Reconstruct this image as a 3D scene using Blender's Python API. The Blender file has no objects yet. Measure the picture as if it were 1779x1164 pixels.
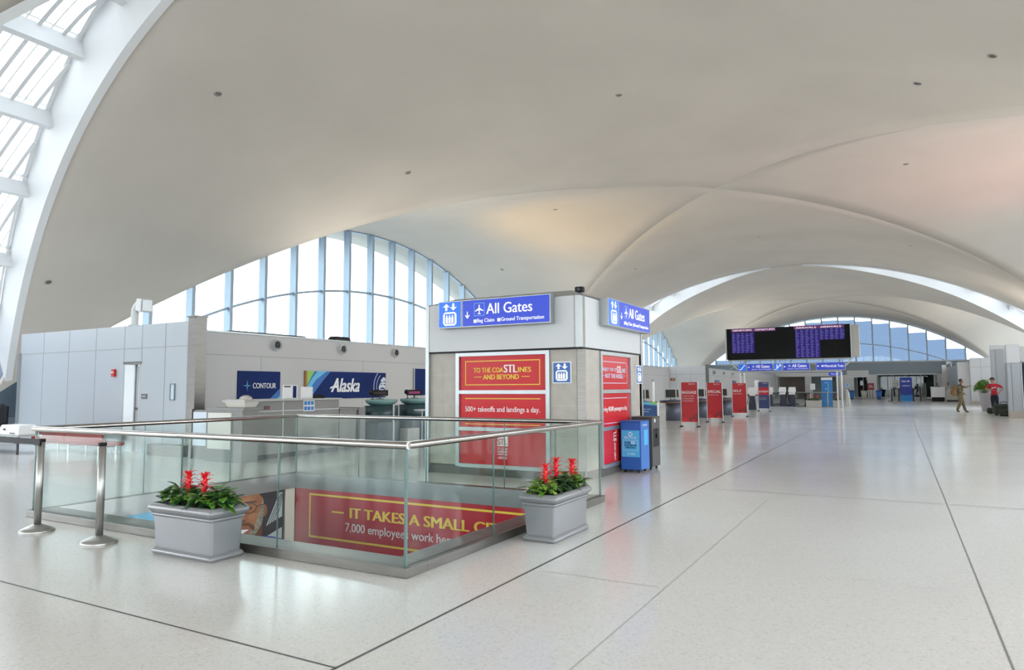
import bpy, bmesh, math, random
from mathutils import Vector, Matrix
random.seed(7)
sc = bpy.context.scene
COL = sc.collection

# ------------------------------------------------------------------ camera
FPX, YAW, PIT, ROL, EYE = 1196.8, math.radians(-29.246), math.radians(4.403), math.radians(-0.283), 1.45
fw = Vector((math.sin(YAW)*math.cos(PIT), math.cos(YAW)*math.cos(PIT), math.sin(PIT)))
_r = Vector((math.cos(YAW), -math.sin(YAW), 0)); _u = _r.cross(fw)
rt = _r*math.cos(ROL) + _u*math.sin(ROL); up = -_r*math.sin(ROL) + _u*math.cos(ROL)
cd = bpy.data.cameras.new('camera'); cam = bpy.data.objects.new('camera', cd); COL.objects.link(cam)
cd.sensor_width = 36.0; cd.lens = 36.0*FPX/1779.0; cd.clip_end = 400
m3 = Matrix((rt, up, -fw)).transposed()
cam.matrix_world = Matrix.Translation((0, 0, EYE)) @ m3.to_4x4()
sc.camera = cam

# ------------------------------------------------------------------ sky, exposure
SKY = 4.6
w = bpy.data.worlds.new('sky'); sc.world = w; w.use_nodes = True
nt = w.node_tree; nt.nodes.clear()
tc = nt.nodes.new('ShaderNodeTexCoord'); sx = nt.nodes.new('ShaderNodeSeparateXYZ')
rp = nt.nodes.new('ShaderNodeValToRGB'); bg = nt.nodes.new('ShaderNodeBackground'); wo = nt.nodes.new('ShaderNodeOutputWorld')
nt.links.new(tc.outputs['Generated'], sx.inputs[0]); nt.links.new(sx.outputs['Z'], rp.inputs[0])
rp.color_ramp.elements[0].position = 0.0; rp.color_ramp.elements[0].color = (0.93, 0.97, 1.0, 1)
rp.color_ramp.elements[1].position = 0.75; rp.color_ramp.elements[1].color = (0.84, 0.92, 1.0, 1)
e = rp.color_ramp.elements.new(0.15); e.color = (0.97, 0.99, 1.0, 1)
nt.links.new(rp.outputs[0], bg.inputs['Color']); bg.inputs['Strength'].default_value = SKY
nt.links.new(bg.outputs[0], wo.inputs[0])
vs = sc.view_settings
vs.view_transform = 'Standard'; vs.look = 'None'; vs.exposure = 0.53; vs.gamma = 1.0; vs.use_curve_mapping = False
sc.display_settings.display_device = 'sRGB'
cy = sc.cycles
cy.max_bounces = 9; cy.diffuse_bounces = 5; cy.glossy_bounces = 4; cy.transmission_bounces = 4; cy.transparent_max_bounces = 24
cy.caustics_reflective = False; cy.caustics_refractive = False; cy.sample_clamp_indirect = 6.0
cy.use_denoising = True

def lamp(name, kind, loc, power, color, aim=None, size=0.6, spot=None):
    d = bpy.data.lights.new(name, kind); d.energy = power; d.color = color
    if kind == 'AREA': d.size = size
    if kind == 'SPOT': d.spot_size = spot or 1.6; d.spot_blend = 0.8; d.shadow_soft_size = size
    if kind == 'POINT': d.shadow_soft_size = size
    o = bpy.data.objects.new(name, d); COL.objects.link(o); o.location = loc
    if aim is not None:
        o.rotation_euler = (Vector(aim)-Vector(loc)).to_track_quat('-Z', 'Y').to_euler()
    return o
WARM = (1.0, 0.92, 0.80)
# warm area lamps: unseen, added around the hall to brighten the vaults
for yy, pw in ((18.0, 85), (24.0, 95), (30.0, 45), (36.0, 60), (64.0, 95), (72.0, 95), (80.0, 95)):
    lamp('unseen_uplight', 'AREA', (-17.0 if yy < 52 else -14.9, yy, 3.5), pw, WARM, (-11.0, yy, 9.0), 2.0)
lamp('unseen_uplight', 'SPOT', (-16.0, 30.0, 3.3), 430, (1.0, 0.56, 0.03), (-14.3, 31.0, 9.6), 0.3, 1.7)
for xx, yy, zz in ((5.5, 20.0, 2.9), (5.5, 29.0, 2.9), (6.4, 44.5, 3.3), (6.4, 70.0, 3.7), (6.4, 77.0, 3.7)):
    lamp('unseen_uplight', 'AREA', (xx, yy, zz), 85, WARM, (-2.0, yy, 9.4), 2.0)
for yy in (-22.0, -14.0, -6.0):
    lamp('unseen_uplight', 'AREA', (-16.0, yy, 3.2), 85, WARM, (-11.0, yy, 9.0), 2.0); lamp('unseen_uplight', 'AREA', (4.6, yy, 2.9), 85, WARM, (-2.0, yy, 9.4), 2.0)
lamp('unseen_uplight', 'AREA', (-5.8, 11.4, 3.1), 30, WARM, (-5.8, 14.0, 9.5), 1.6)
lamp('unseen_uplight', 'SPOT', (5.4, 31.0, 2.9), 340, (1.0, 0.14, 0.08), (3.2, 30.0, 9.6), 0.4, 2.0)

# ------------------------------------------------------------------ helpers
MATS = {}
def mat(name, col, rough=0.5, metal=0.0, spec=0.5, noise=None, bump=None, emit=0.0, coat=0.0):
    if name in MATS: return MATS[name]
    m = bpy.data.materials.new(name); m.use_nodes = True; n = m.node_tree.nodes; L = m.node_tree.links
    b = n['Principled BSDF']
    c = (col[0], col[1], col[2], 1)
    b.inputs['Base Color'].default_value = c; b.inputs['Roughness'].default_value = rough
    b.inputs['Metallic'].default_value = metal; b.inputs['Specular IOR Level'].default_value = spec
    b.inputs['Coat Weight'].default_value = coat
    if emit:
        b.inputs['Emission Color'].default_value = c; b.inputs['Emission Strength'].default_value = emit
    if noise:
        sc_, amt = noise[0], noise[1]
        t = n.new('ShaderNodeTexCoord'); mp = n.new('ShaderNodeMapping'); tx = n.new('ShaderNodeTexNoise')
        tx.inputs['Scale'].default_value = sc_; tx.inputs['Detail'].default_value = 5
        if len(noise) > 2: mp.inputs['Scale'].default_value = noise[2]
        L.new(t.outputs['Object'], mp.inputs[0]); L.new(mp.outputs[0], tx.inputs['Vector'])
        r = n.new('ShaderNodeValToRGB')
        r.color_ramp.elements[0].position = 0.3; r.color_ramp.elements[1].position = 0.7
        r.color_ramp.elements[0].color = tuple(max(0, v*(1-amt)) for v in col)+(1,)
        r.color_ramp.elements[1].color = tuple(min(1, v*(1+amt)) for v in col)+(1,)
        L.new(tx.outputs['Fac'], r.inputs[0]); L.new(r.outputs[0], b.inputs['Base Color'])
        if bump:
            bp = n.new('ShaderNodeBump'); bp.inputs['Strength'].default_value = bump; bp.inputs['Distance'].default_value = 0.02
            L.new(tx.outputs['Fac'], bp.inputs['Height']); L.new(bp.outputs[0], b.inputs['Normal'])
    MATS[name] = m
    return m

def glass(name, tint, f0=0.04, rough=0.0):
    """clear pane: tinted see-through plus mirror reflection that grows at grazing angles"""
    m = bpy.data.materials.new(name); m.use_nodes = True; n = m.node_tree.nodes; L = m.node_tree.links; n.clear()
    o = n.new('ShaderNodeOutputMaterial'); mx = n.new('ShaderNodeMixShader'); t = n.new('ShaderNodeBsdfTransparent')
    g = n.new('ShaderNodeBsdfGlossy'); f_ = n.new('ShaderNodeLayerWeight'); f_.inputs['Blend'].default_value = 0.5
    p5 = n.new('ShaderNodeMath'); p5.operation = 'POWER'; p5.inputs[1].default_value = 5.0
    ma = n.new('ShaderNodeMath'); ma.operation = 'MULTIPLY_ADD'; ma.inputs[1].default_value = 1-f0; ma.inputs[2].default_value = f0
    t.inputs['Color'].default_value = tint+(1,); g.inputs['Roughness'].default_value = rough
    L.new(f_.outputs['Facing'], p5.inputs[0]); L.new(p5.outputs[0], ma.inputs[0])
    L.new(ma.outputs[0], mx.inputs[0]); L.new(t.outputs[0], mx.inputs[1]); L.new(g.outputs[0], mx.inputs[2]); L.new(mx.outputs[0], o.inputs[0])
    MATS[name] = m
    return m

ROOT = {}
class MB:
    """collects shapes in one mesh"""
    def __init__(s): s.v = []; s.f = []; s.sm = []; s.mi = []; s.cur = 0
    def add(s, vs, fs, smooth=False):
        b = len(s.v); s.v += [Vector(x) for x in vs]
        for f in fs: s.f.append(tuple(i+b for i in f)); s.sm.append(smooth); s.mi.append(s.cur)
        return s
    def box(s, x0, x1, y0, y1, z0, z1):
        x0, x1 = min(x0, x1), max(x0, x1); y0, y1 = min(y0, y1), max(y0, y1); z0, z1 = min(z0, z1), max(z0, z1)
        v = [(x0,y0,z0),(x1,y0,z0),(x1,y1,z0),(x0,y1,z0),(x0,y0,z1),(x1,y0,z1),(x1,y1,z1),(x0,y1,z1)]
        return s.add(v, [(0,3,2,1),(4,5,6,7),(0,1,5,4),(1,2,6,5),(2,3,7,6),(3,0,4,7)])
    def hexa(s, bot, top):
        return s.add(list(bot)+list(top), [(3,2,1,0),(4,5,6,7),(0,1,5,4),(1,2,6,5),(2,3,7,6),(3,0,4,7)])
    def bar(s, p0, p1, wx, wz=None):
        """square bar between two points"""
        wz = wz or wx; p0, p1 = Vector(p0), Vector(p1); d = (p1-p0).normalized()
        a = Vector((0,0,1)) if abs(d.z) < 0.95 else Vector((1,0,0))
        e1 = d.cross(a).normalized(); e2 = e1.cross(d).normalized()
        q = [e1*(-wx/2)-e2*(wz/2), e1*(wx/2)-e2*(wz/2), e1*(wx/2)+e2*(wz/2), e1*(-wx/2)+e2*(wz/2)]
        return s.hexa([p0+k for k in q], [p1+k for k in q])
    def tube(s, path, r, seg=10, closed=False, caps=True):
        P = [Vector(p) for p in path]; n = len(P); vs = []; fs = []
        rr = r if isinstance(r, (list, tuple)) else [r]*n
        prev = None
        for i, p in enumerate(P):
            d = (P[min(i+1, n-1)]-P[max(i-1, 0)])
            d = d.normalized() if d.length > 1e-9 else Vector((0,0,1))
            if prev is None:
                a = Vector((0,0,1)) if abs(d.z) < 0.9 else Vector((1,0,0))
                e1 = d.cross(a).normalized()
            else:
                e1 = (prev - d*prev.dot(d)).normalized()
            prev = e1; e2 = d.cross(e1)
            for k in range(seg):
                t = 2*math.pi*k/seg; vs.append(p+(e1*math.cos(t)+e2*math.sin(t))*rr[i])
        for i in range(n-1):
            for k in range(seg):
                a = i*seg+k; b = i*seg+(k+1) % seg
                fs.append((a, b, b+seg, a+seg))
        s.add(vs, fs, True)
        if caps:
            s.add(vs[:seg], [tuple(range(seg-1, -1, -1))]); s.add(vs[-seg:], [tuple(range(seg))])
        return s
    def lathe(s, prof, c=(0,0,0), seg=24, sx=1, sy=1, axis=None):
        """prof: list of (r,z)"""
        vs = []; fs = []; M = axis
        for r, z in prof:
            for k in range(seg):
                t = 2*math.pi*k/seg; p = Vector((r*math.cos(t)*sx, r*math.sin(t)*sy, z))
                if M is not None: p = M @ p
                vs.append(p+Vector(c))
        for i in range(len(prof)-1):
            for k in range(seg):
                a = i*seg+k; b = i*seg+(k+1) % seg
                fs.append((a, b, b+seg, a+seg))
        s.add(vs, fs, True)
        s.add(vs[:seg], [tuple(range(seg-1, -1, -1))]); s.add(vs[-seg:], [tuple(range(seg))])
        return s
    def build(s, name, m, parent=None, bevel=0, solid=0, at=None):
        if at is not None:
            o_ = Vector(at); s.v = [p-o_ for p in s.v]
        me = bpy.data.meshes.new(name); me.from_pydata([tuple(p) for p in s.v], [], s.f)
        ms = m if isinstance(m, (list, tuple)) else [m]
        for k in ms: me.materials.append(k)
        me.polygons.foreach_set('use_smooth', s.sm); me.polygons.foreach_set('material_index', s.mi); me.update()
        o = bpy.data.objects.new(name, me); COL.objects.link(o)
        if parent is not None: o.parent = parent
        if bevel:
            b = o.modifiers.new('bevel', 'BEVEL'); b.width = bevel; b.segments = 2; b.limit_method = 'ANGLE'; b.angle_limit = 0.6
        if solid:
            k = o.modifiers.new('solid', 'SOLIDIFY'); k.thickness = solid; k.offset = 1
        return o

def tag(o, label, cat, group=None, kind=None):
    if label: o['label'] = label
    if cat: o['category'] = cat
    if group: o['group'] = group
    if kind: o['kind'] = kind
    return o
def thing(name, label, cat, loc=(0,0,0), rz=0.0, group=None):
    o = bpy.data.objects.new(name, None); COL.objects.link(o); o.location = loc; o.rotation_euler = (0,0,rz)
    o.empty_display_size = 0.2
    return tag(o, label, cat, group)
def struct(o):
    o['kind'] = 'structure'; return o
def kids(o): return [c for c in bpy.data.objects if c.parent is o]
def copy_tree(o, loc=None, rz=None, label=None, group=None, parent=None):
    c = o.copy(); COL.objects.link(c); c.parent = parent
    if loc is not None: c.location = loc
    if rz is not None: c.rotation_euler = (0,0,rz)
    if label: c['label'] = label
    if group: c['group'] = group
    for k in kids(o): copy_tree(k, parent=c)
    return c

class Frame:
    """a flat drawing plane: origin, right vector, up vector, outward normal"""
    def __init__(s, o, right, up=(0,0,1)):
        s.o = Vector(o); s.r = Vector(right).normalized(); s.u = Vector(up).normalized(); s.n = s.r.cross(s.u)
    def p(s, u, v, d=0): return s.o + s.r*u + s.u*v + s.n*d
class Flat(MB):
    """thin raised shapes on a Frame"""
    def __init__(s, fr, d=0.0, t=0.003): super().__init__(); s.fr = fr; s.d = d; s.t = t
    def poly(s, pts):
        n = len(pts); a = [s.fr.p(u, v, s.d) for u, v in pts]; b = [s.fr.p(u, v, s.d+s.t) for u, v in pts]
        s.add(a+b, [tuple(range(n-1, -1, -1)), tuple(range(n, 2*n))]+[(i, (i+1) % n, n+(i+1) % n, n+i) for i in range(n)])
        return s
    def rect(s, u0, v0, u1, v1): return s.poly([(u0,v0),(u1,v0),(u1,v1),(u0,v1)])
    def disc(s, u, v, ru, rv=None, seg=20, a0=0, a1=360):
        rv = rv or ru; full = abs(a1-a0) >= 360; n = seg if full else seg+1
        return s.poly([(u+ru*math.cos(math.radians(a0+(a1-a0)*k/seg)), v+rv*math.sin(math.radians(a0+(a1-a0)*k/seg))) for k in range(n)])
    def line(s, pts, w):
        for (u0, v0), (u1, v1) in zip(pts[:-1], pts[1:]):
            L = math.hypot(u1-u0, v1-v0) or 1; nx, ny = -(v1-v0)/L*w/2, (u1-u0)/L*w/2
            s.poly([(u0-nx,v0-ny),(u1-nx,v1-ny),(u1+nx,v1+ny),(u0+nx,v0+ny)])
        return s
    def ring(s, u, v, r, w, rv=None, seg=24, a0=0, a1=360):
        rv = rv or r
        pts = [(u+r*math.cos(math.radians(a0+(a1-a0)*k/seg)), v+rv*math.sin(math.radians(a0+(a1-a0)*k/seg))) for k in range(seg+1)]
        return s.line(pts, w)
    def border(s, u0, v0, u1, v1, w):
        s.rect(u0,v0,u1,v0+w); s.rect(u0,v1-w,u1,v1); s.rect(u0,v0+w,u0+w,v1-w); s.rect(u1-w,v0+w,u1,v1-w)
        return s

TEXT_CACHE = {}
def text(body, fr, u, v, w, h, m, parent, d=0.0, bold=0.0, shear=0.0, name='lettering', at=None, keep=False):
    """raised lettering filling the box (u,v)-(u+w,v+h) of a Frame; keep=True keeps the letters' own proportion inside the box"""
    key = (body, bold, shear)
    if key not in TEXT_CACHE:
        cu = bpy.data.curves.new('t', 'FONT'); cu.body = body; cu.size = 1; cu.resolution_u = 3
        cu.extrude = 0.01; cu.shear = shear
        ob = bpy.data.objects.new('t', cu); COL.objects.link(ob)
        dg = bpy.context.evaluated_depsgraph_get()
        me = bpy.data.meshes.new_from_object(ob.evaluated_get(dg))
        vs_ = [v_.co.copy() for v_ in me.vertices]; fs_ = [tuple(p.vertices) for p in me.polygons]
        bpy.data.objects.remove(ob); bpy.data.meshes.remove(me); bpy.data.curves.remove(cu)
        TEXT_CACHE[key] = (vs_, fs_)
    vs_, fs_ = TEXT_CACHE[key]
    if not vs_: return None
    x0 = min(q.x for q in vs_); x1 = max(q.x for q in vs_); y0 = min(q.y for q in vs_); y1 = max(q.y for q in vs_)
    sx_, sy_ = w/(x1-x0), h/(y1-y0)
    if keep: sx_ = sy_ = min(sx_, sy_)
    b = MB()
    for k_ in ((-1, 0, 1) if bold else (0,)):      # heavier strokes
        b.add([fr.p(u+(q.x-x0+k_*bold)*sx_, v+(q.y-y0)*sy_, d+(0.004+0.0002*k_ if q.z > 0 else 0.0)) for q in vs_], fs_)
    return b.build(name, m, parent, at=at)

# ------------------------------------------------------------------ materials
M_CEIL = mat('vault_plaster', (0.55, 0.51, 0.46), 0.9, noise=(0.35, 0.045), spec=0.2)
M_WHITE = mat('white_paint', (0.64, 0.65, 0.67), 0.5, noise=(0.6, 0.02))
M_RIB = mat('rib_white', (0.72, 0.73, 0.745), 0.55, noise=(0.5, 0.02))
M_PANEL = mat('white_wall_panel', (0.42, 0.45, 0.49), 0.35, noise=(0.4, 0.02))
M_PANELS = mat('skylight_tinted_wall_panel', (0.42, 0.455, 0.50), 0.35, noise=(0.4, 0.02))  # white paint like the other walls', darkened and blued for the skylight on it
M_GREYWALL = mat('grey_wall', (0.56, 0.55, 0.55), 0.5, noise=(0.4, 0.03))
M_GREYLINE = mat('grey_joint', (0.33, 0.33, 0.34), 0.6)
M_STEEL = mat('brushed_steel', (0.19, 0.18, 0.168), 0.38, 0.9, noise=(3.0, 0.10, (1, 1, 12)))
M_CHROME = mat('polished_steel', (0.42, 0.405, 0.385), 0.16, 1.0, noise=(2.0, 0.05))
M_SATIN = mat('satin_steel', (0.40, 0.395, 0.385), 0.33, 0.85, noise=(3.0, 0.05))
M_ALU = mat('aluminium', (0.42, 0.44, 0.455), 0.38, 0.85, noise=(2.0, 0.05))
M_MULL = mat('window_frame_sky_tint', (0.36, 0.44, 0.53), 0.4, 0.3, noise=(1.0, 0.04))  # blue sky reflected on the aluminium mullions, put into their colour
M_BLACK = mat('black_plastic', (0.012, 0.012, 0.014), 0.55, spec=0.25, noise=(4.0, 0.2))
M_DARK = mat('dark_grey', (0.06, 0.06, 0.065), 0.5, noise=(2.0, 0.15))
M_JOINT = mat('floor_joint', (0.10, 0.095, 0.10), 0.5)
M_JOINT2 = mat('floor_joint_pale', (0.24, 0.235, 0.235), 0.4)
M_JOINT3 = mat('floor_joint_faint', (0.48, 0.47, 0.46), 0.4)
G_RAIL = glass('railing_glass', (0.92, 0.957, 0.943), f0=0.018)
G_WIN = glass('window_glass', (0.52, 0.60, 0.63), f0=0.03)
G_WINC = glass('clear_window_glass', (0.90, 0.95, 0.96), f0=0.03)  # same panes made clearer on the unseen windows, to brighten the floor
G_SKY = glass('skylight_glass', (0.80, 0.835, 0.83), f0=0.03)
G_SHADE = glass('blue_window_film', (0.085, 0.112, 0.165), f0=0.02)
G_DARK = glass('dark_shop_glass', (0.16, 0.19, 0.19), f0=0.05)
# terrazzo
def terrazzo():
    m = bpy.data.materials.new('terrazzo'); m.use_nodes = True; n = m.node_tree.nodes; L = m.node_tree.links
    b = n['Principled BSDF']; t = n.new('ShaderNodeTexCoord')
    v1 = n.new('ShaderNodeTexVoronoi'); v1.inputs['Scale'].default_value = 75
    v2 = n.new('ShaderNodeTexNoise'); v2.inputs['Scale'].default_value = 0.5; v2.inputs['Detail'].default_value = 4
    L.new(t.outputs['Object'], v1.inputs['Vector']); L.new(t.outputs['Object'], v2.inputs['Vector'])
    r1 = n.new('ShaderNodeValToRGB'); r1.color_ramp.interpolation = 'LINEAR'
    r1.color_ramp.elements[0].position = 0.0; r1.color_ramp.elements[0].color = (0.67, 0.655, 0.635, 1)
    r1.color_ramp.elements[1].position = 1.0; r1.color_ramp.elements[1].color = (0.83, 0.815, 0.795, 1)
    e_ = r1.color_ramp.elements.new(0.2); e_.color = (0.77, 0.755, 0.735, 1)
    e_ = r1.color_ramp.elements.new(0.85); e_.color = (0.78, 0.765, 0.745, 1)
    sp = n.new('ShaderNodeSeparateColor'); L.new(v1.outputs['Color'], sp.inputs[0]); L.new(sp.outputs[0], r1.inputs[0])
    r2 = n.new('ShaderNodeValToRGB'); r2.color_ramp.elements[0].color = (0.95, 0.95, 0.95, 1); r2.color_ramp.elements[1].color = (1, 1, 1, 1)
    L.new(v2.outputs['Fac'], r2.inputs[0])
    mx = n.new('ShaderNodeMix'); mx.data_type = 'RGBA'; mx.blend_type = 'MULTIPLY'; mx.inputs[0].default_value = 1
    L.new(r1.outputs[0], mx.inputs[6]); L.new(r2.outputs[0], mx.inputs[7]); L.new(mx.outputs[2], b.inputs['Base Color'])
    b.inputs['Roughness'].default_value = 0.17; b.inputs['Specular IOR Level'].default_value = 0.5
    rr = n.new('ShaderNodeMapRange'); rr.inputs[3].default_value = 0.11; rr.inputs[4].default_value = 0.2
    L.new(v2.outputs['Fac'], rr.inputs[0]); L.new(rr.outputs[0], b.inputs['Roughness'])
    return m
M_FLOOR = terrazzo()

# ------------------------------------------------------------------ floor
HX0, HX1, HY0, HY1 = -8.72, -3.62, 4.56, 8.27      # opening down to the lower level
b = MB()
xs = [-34, HX0, HX1, 24]; ys = [-36, HY0, HY1, 112]
for i in range(3):
    for j in range(3):
        if i == 1 and j == 1: continue
        b.add([(xs[i],ys[j],0),(xs[i+1],ys[j],0),(xs[i+1],ys[j+1],0),(xs[i],ys[j+1],0)], [(0,1,2,3)])
struct(b.build('floor', M_FLOOR))
def strip(x0, y0, x1, y1, w, m):
    if abs(x1-x0) > abs(y1-y0): q = [(x0,y0-w/2,0.0012),(x1,y1-w/2,0.0012),(x1,y1+w/2,0.0012),(x0,y0+w/2,0.0012)]
    else: q = [(x0-w/2,y0,0.0012),(x0+w/2,y0,0.0012),(x1+w/2,y1,0.0012),(x1-w/2,y1,0.0012)]
    return MB().add(q, [(0,1,2,3)])
k = 0
for args in ((-2.62,-20,-2.62,88,0.02,M_JOINT), (-34,2.785,-2.62,2.785,0.014,M_JOINT), (-1.54,-20,-1.54,10.1,0.006,M_JOINT3),
             (0.45,-20,0.45,88,0.012,M_JOINT2), (-2.6,10.1,16,10.1,0.016,M_JOINT2), (-2.6,5.0,-1.54,5.0,0.006,M_JOINT3),
             (-1.54,5.9,0.45,5.9,0.004,M_JOINT3)):
    k += 1; struct(strip(*args).build('trim_%d' % k, args[5]))

# lower level seen through the opening
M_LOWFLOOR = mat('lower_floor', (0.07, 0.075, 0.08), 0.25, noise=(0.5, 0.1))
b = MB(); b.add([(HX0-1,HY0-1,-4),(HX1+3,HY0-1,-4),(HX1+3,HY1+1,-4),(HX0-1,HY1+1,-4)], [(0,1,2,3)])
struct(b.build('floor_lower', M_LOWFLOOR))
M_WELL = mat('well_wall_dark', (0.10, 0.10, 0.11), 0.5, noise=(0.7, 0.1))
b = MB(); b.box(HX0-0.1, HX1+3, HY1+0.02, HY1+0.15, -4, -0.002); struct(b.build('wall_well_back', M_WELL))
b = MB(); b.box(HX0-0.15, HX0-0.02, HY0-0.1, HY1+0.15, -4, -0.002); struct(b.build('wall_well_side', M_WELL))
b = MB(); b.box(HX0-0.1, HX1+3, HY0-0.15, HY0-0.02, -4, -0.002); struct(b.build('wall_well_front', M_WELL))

# ------------------------------------------------------------------ vaults
ZC, CA, CB, XC = 9.75, 21.98e-3, 12.09e-6, -6.394
VY = [-13.9, 28.9, 71.7]
def f(s): return ZC - CA*s*s - CB*s**4
def normal(s, t):
    """downward unit normal of the vault at offsets s,t from its centre"""
    if abs(t) >= abs(s): d = -2*CA*s-4*CB*s**3; v = Vector((-d, 0, 1))
    else: d = -2*CA*t-4*CB*t**3; v = Vector((0, -d, 1))
    return -v.normalized()
def interp(tab, s):
    s = abs(s)
    for (a0, b0), (a1, b1) in zip(tab[:-1], tab[1:]):
        if s <= a1: return b0+(b1-b0)*(s-a0)/(a1-a0)
    return tab[-1][1]
E_NEAR = lambda s: 21.4-0.011*s*s
E_FAR1 = lambda s: 21.4-0.0078*s*s
T2 = [(0,0.0),(1,0.02),(2.5,0.55),(4,1.38),(5.5,2.2),(7.9,3.15),(10,3.95),(12,4.95),(13.75,5.7),(20,8.0)]
E_NEAR2 = lambda s: 21.4-interp(T2, s)
E_EAVE = lambda s: 20.6-0.008*s*s
WIN = 18.2
def quadrant(edge, place, name='shell', n=72, m_=14):
    b = MB(); S = 18.55; vs_ = []; fs_ = []
    for i in range(n+1):
        s = -S+2*S*i/n; a = abs(s); E = max(edge(s), a+0.004)
        for j in range(m_+1): vs_.append(place(s, a+(E-a)*j/m_, f(s)))
    for i in range(n):
        for j in range(m_):
            q = i*(m_+1)+j; fs_.append((q, q+1, q+m_+2, q+m_+1))
    b.add(vs_, fs_, True); return b
def vault(cy_, near, far):
    root = thing('ceiling', None, None, (XC, cy_, 0)); struct(root)
    Q = [(near, lambda s,t,z: (s,-t,z)), (far, lambda s,t,z: (s,t,z)), (E_EAVE, lambda s,t,z: (-t,s,z)), (E_EAVE, lambda s,t,z: (t,s,z))]
    for E, pl in Q:
        o = quadrant(E, pl).build('vault_shell', M_CEIL, root)
        k_ = o.modifiers.new('solid', 'SOLIDIFY'); k_.thickness = 0.16
        nrm = o.data.polygons[len(o.data.polygons)//2].normal
        k_.offset = 1 if nrm.z > 0 else -1
    return root
V0 = vault(VY[0], E_EAVE, lambda s: 21.4-0.021*s*s); V1 = vault(VY[1], E_NEAR, E_FAR1); V2 = vault(VY[2], E_NEAR2, E_EAVE)

# skylights in the crescent gaps between two vaults
def skylight(yA, EA, yB, EB, lo, hi, idx, beams):
    """yA: nearer vault centre with far edge EA ; yB: farther vault centre with near edge EB"""
    root = thing('window_%d' % idx, None, None, (XC, 0, 0)); struct(root)
    ya = lambda s: yA+EA(s); yb = lambda s: yB-EB(s)
    def h(s): return min(1.15, 0.22+0.45*max(0, yb(s)-ya(s)))
    def lean(s): return min(0.32, 0.22*max(0, yb(s)-ya(s)))
    for sg in (-1, 1):
        N = 40; S = [lo+(hi-lo)*k_/N for k_ in range(N+1)]
        for side in (0, 1):
            b = MB(); vs_ = []
            for s_ in S:
                s = sg*s_; z = f(s)
                y = ya(s) if side == 0 else yb(s); d = 1 if side == 0 else -1
                vs_ += [(s,y,z-0.05),(s,y+d*lean(s),z+h(s)),(s,y+d*lean(s)-d*0.2,z+h(s)),(s,y-d*0.2,z-0.02)]
            fs_ = []
            for k_ in range(N):
                for c in range(4):
                    a = k_*4+c; a2 = k_*4+(c+1) % 4
                    fs_.append((a, a2, a2+4, a+4))
            b.add(vs_, fs_); b.build('rib', M_RIB, root)
        # cross beams and glazing
        P = lambda s, fr_: Vector((s, (ya(s)+lean(s))+((yb(s)-lean(s))-(ya(s)+lean(s)))*fr_, f(s)+h(s)))
        b = MB()
        for s_ in beams:
            if lo+0.3 < s_ < hi:
                s = sg*s_; p0, p1 = P(s,0), P(s,1)
                b.bar(p0+Vector((0,-0.15,-0.2)), p1+Vector((0,0.15,-0.2)), 0.24, 0.36)
        b.build('beam', M_RIB, root)
        g = MB(); vs_ = []
        for s_ in S: vs_ += [P(sg*s_,0), P(sg*s_,1)]
        g.add(vs_, [(2*k_, 2*k_+1, 2*k_+3, 2*k_+2) for k_ in range(N)]); g.build('glass', G_SKY, root)
        # glazing bars along the arch
        b = MB(); y = min(ya(sg*hi), yb(sg*hi)); y = ya(sg*hi); q = 0
        ylo, yhi = min(ya(sg*s_) for s_ in S), max(yb(sg*s_) for s_ in S)
        y = ylo+0.2
        while y < yhi:
            seg_ = []
            for s_ in S:
                s = sg*s_
                if ya(s)+lean(s) <= y <= yb(s)-lean(s): seg_.append(Vector((s, y, f(s)+h(s)-0.05)))
            for p0, p1 in zip(seg_[:-1], seg_[1:]): b.bar(p0, p1, 0.085 if q % 2 == 0 else 0.025, 0.12 if q % 2 == 0 else 0.03)
            y += 0.24; q += 1
        for fr_ in (0.0, 1.0):
            pts = [P(sg*s_, fr_)+Vector((0, 0.05 if fr_ == 0 else -0.05, -0.04)) for s_ in S]
            for p0, p1 in zip(pts[:-1], pts[1:]): b.bar(p0, p1, 0.07, 0.09)
        for s_ in beams:
            if lo+0.3 < s_ < hi:
                for dz in (-0.2, 0.2):
                    s = sg*(s_+dz)
                    b.bar(P(s,0)+Vector((0,0,-0.03)), P(s,1)+Vector((0,0,-0.03)), 0.05, 0.07)
        b.build('glazing_bars', M_RIB, root)
    return root
BEAMS = [4.85, 6.9, 8.95, 11.0, 13.05, 15.1]
E_FAR0 = lambda s: max(21.4-0.021*s*s, abs(s)+0.05)
skylight(VY[0], E_FAR0, VY[1], E_NEAR, 2.2, 17.6, 1, BEAMS)
skylight(VY[1], E_FAR1, VY[2], E_NEAR2, 1.0, 15.2, 2, BEAMS)

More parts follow.
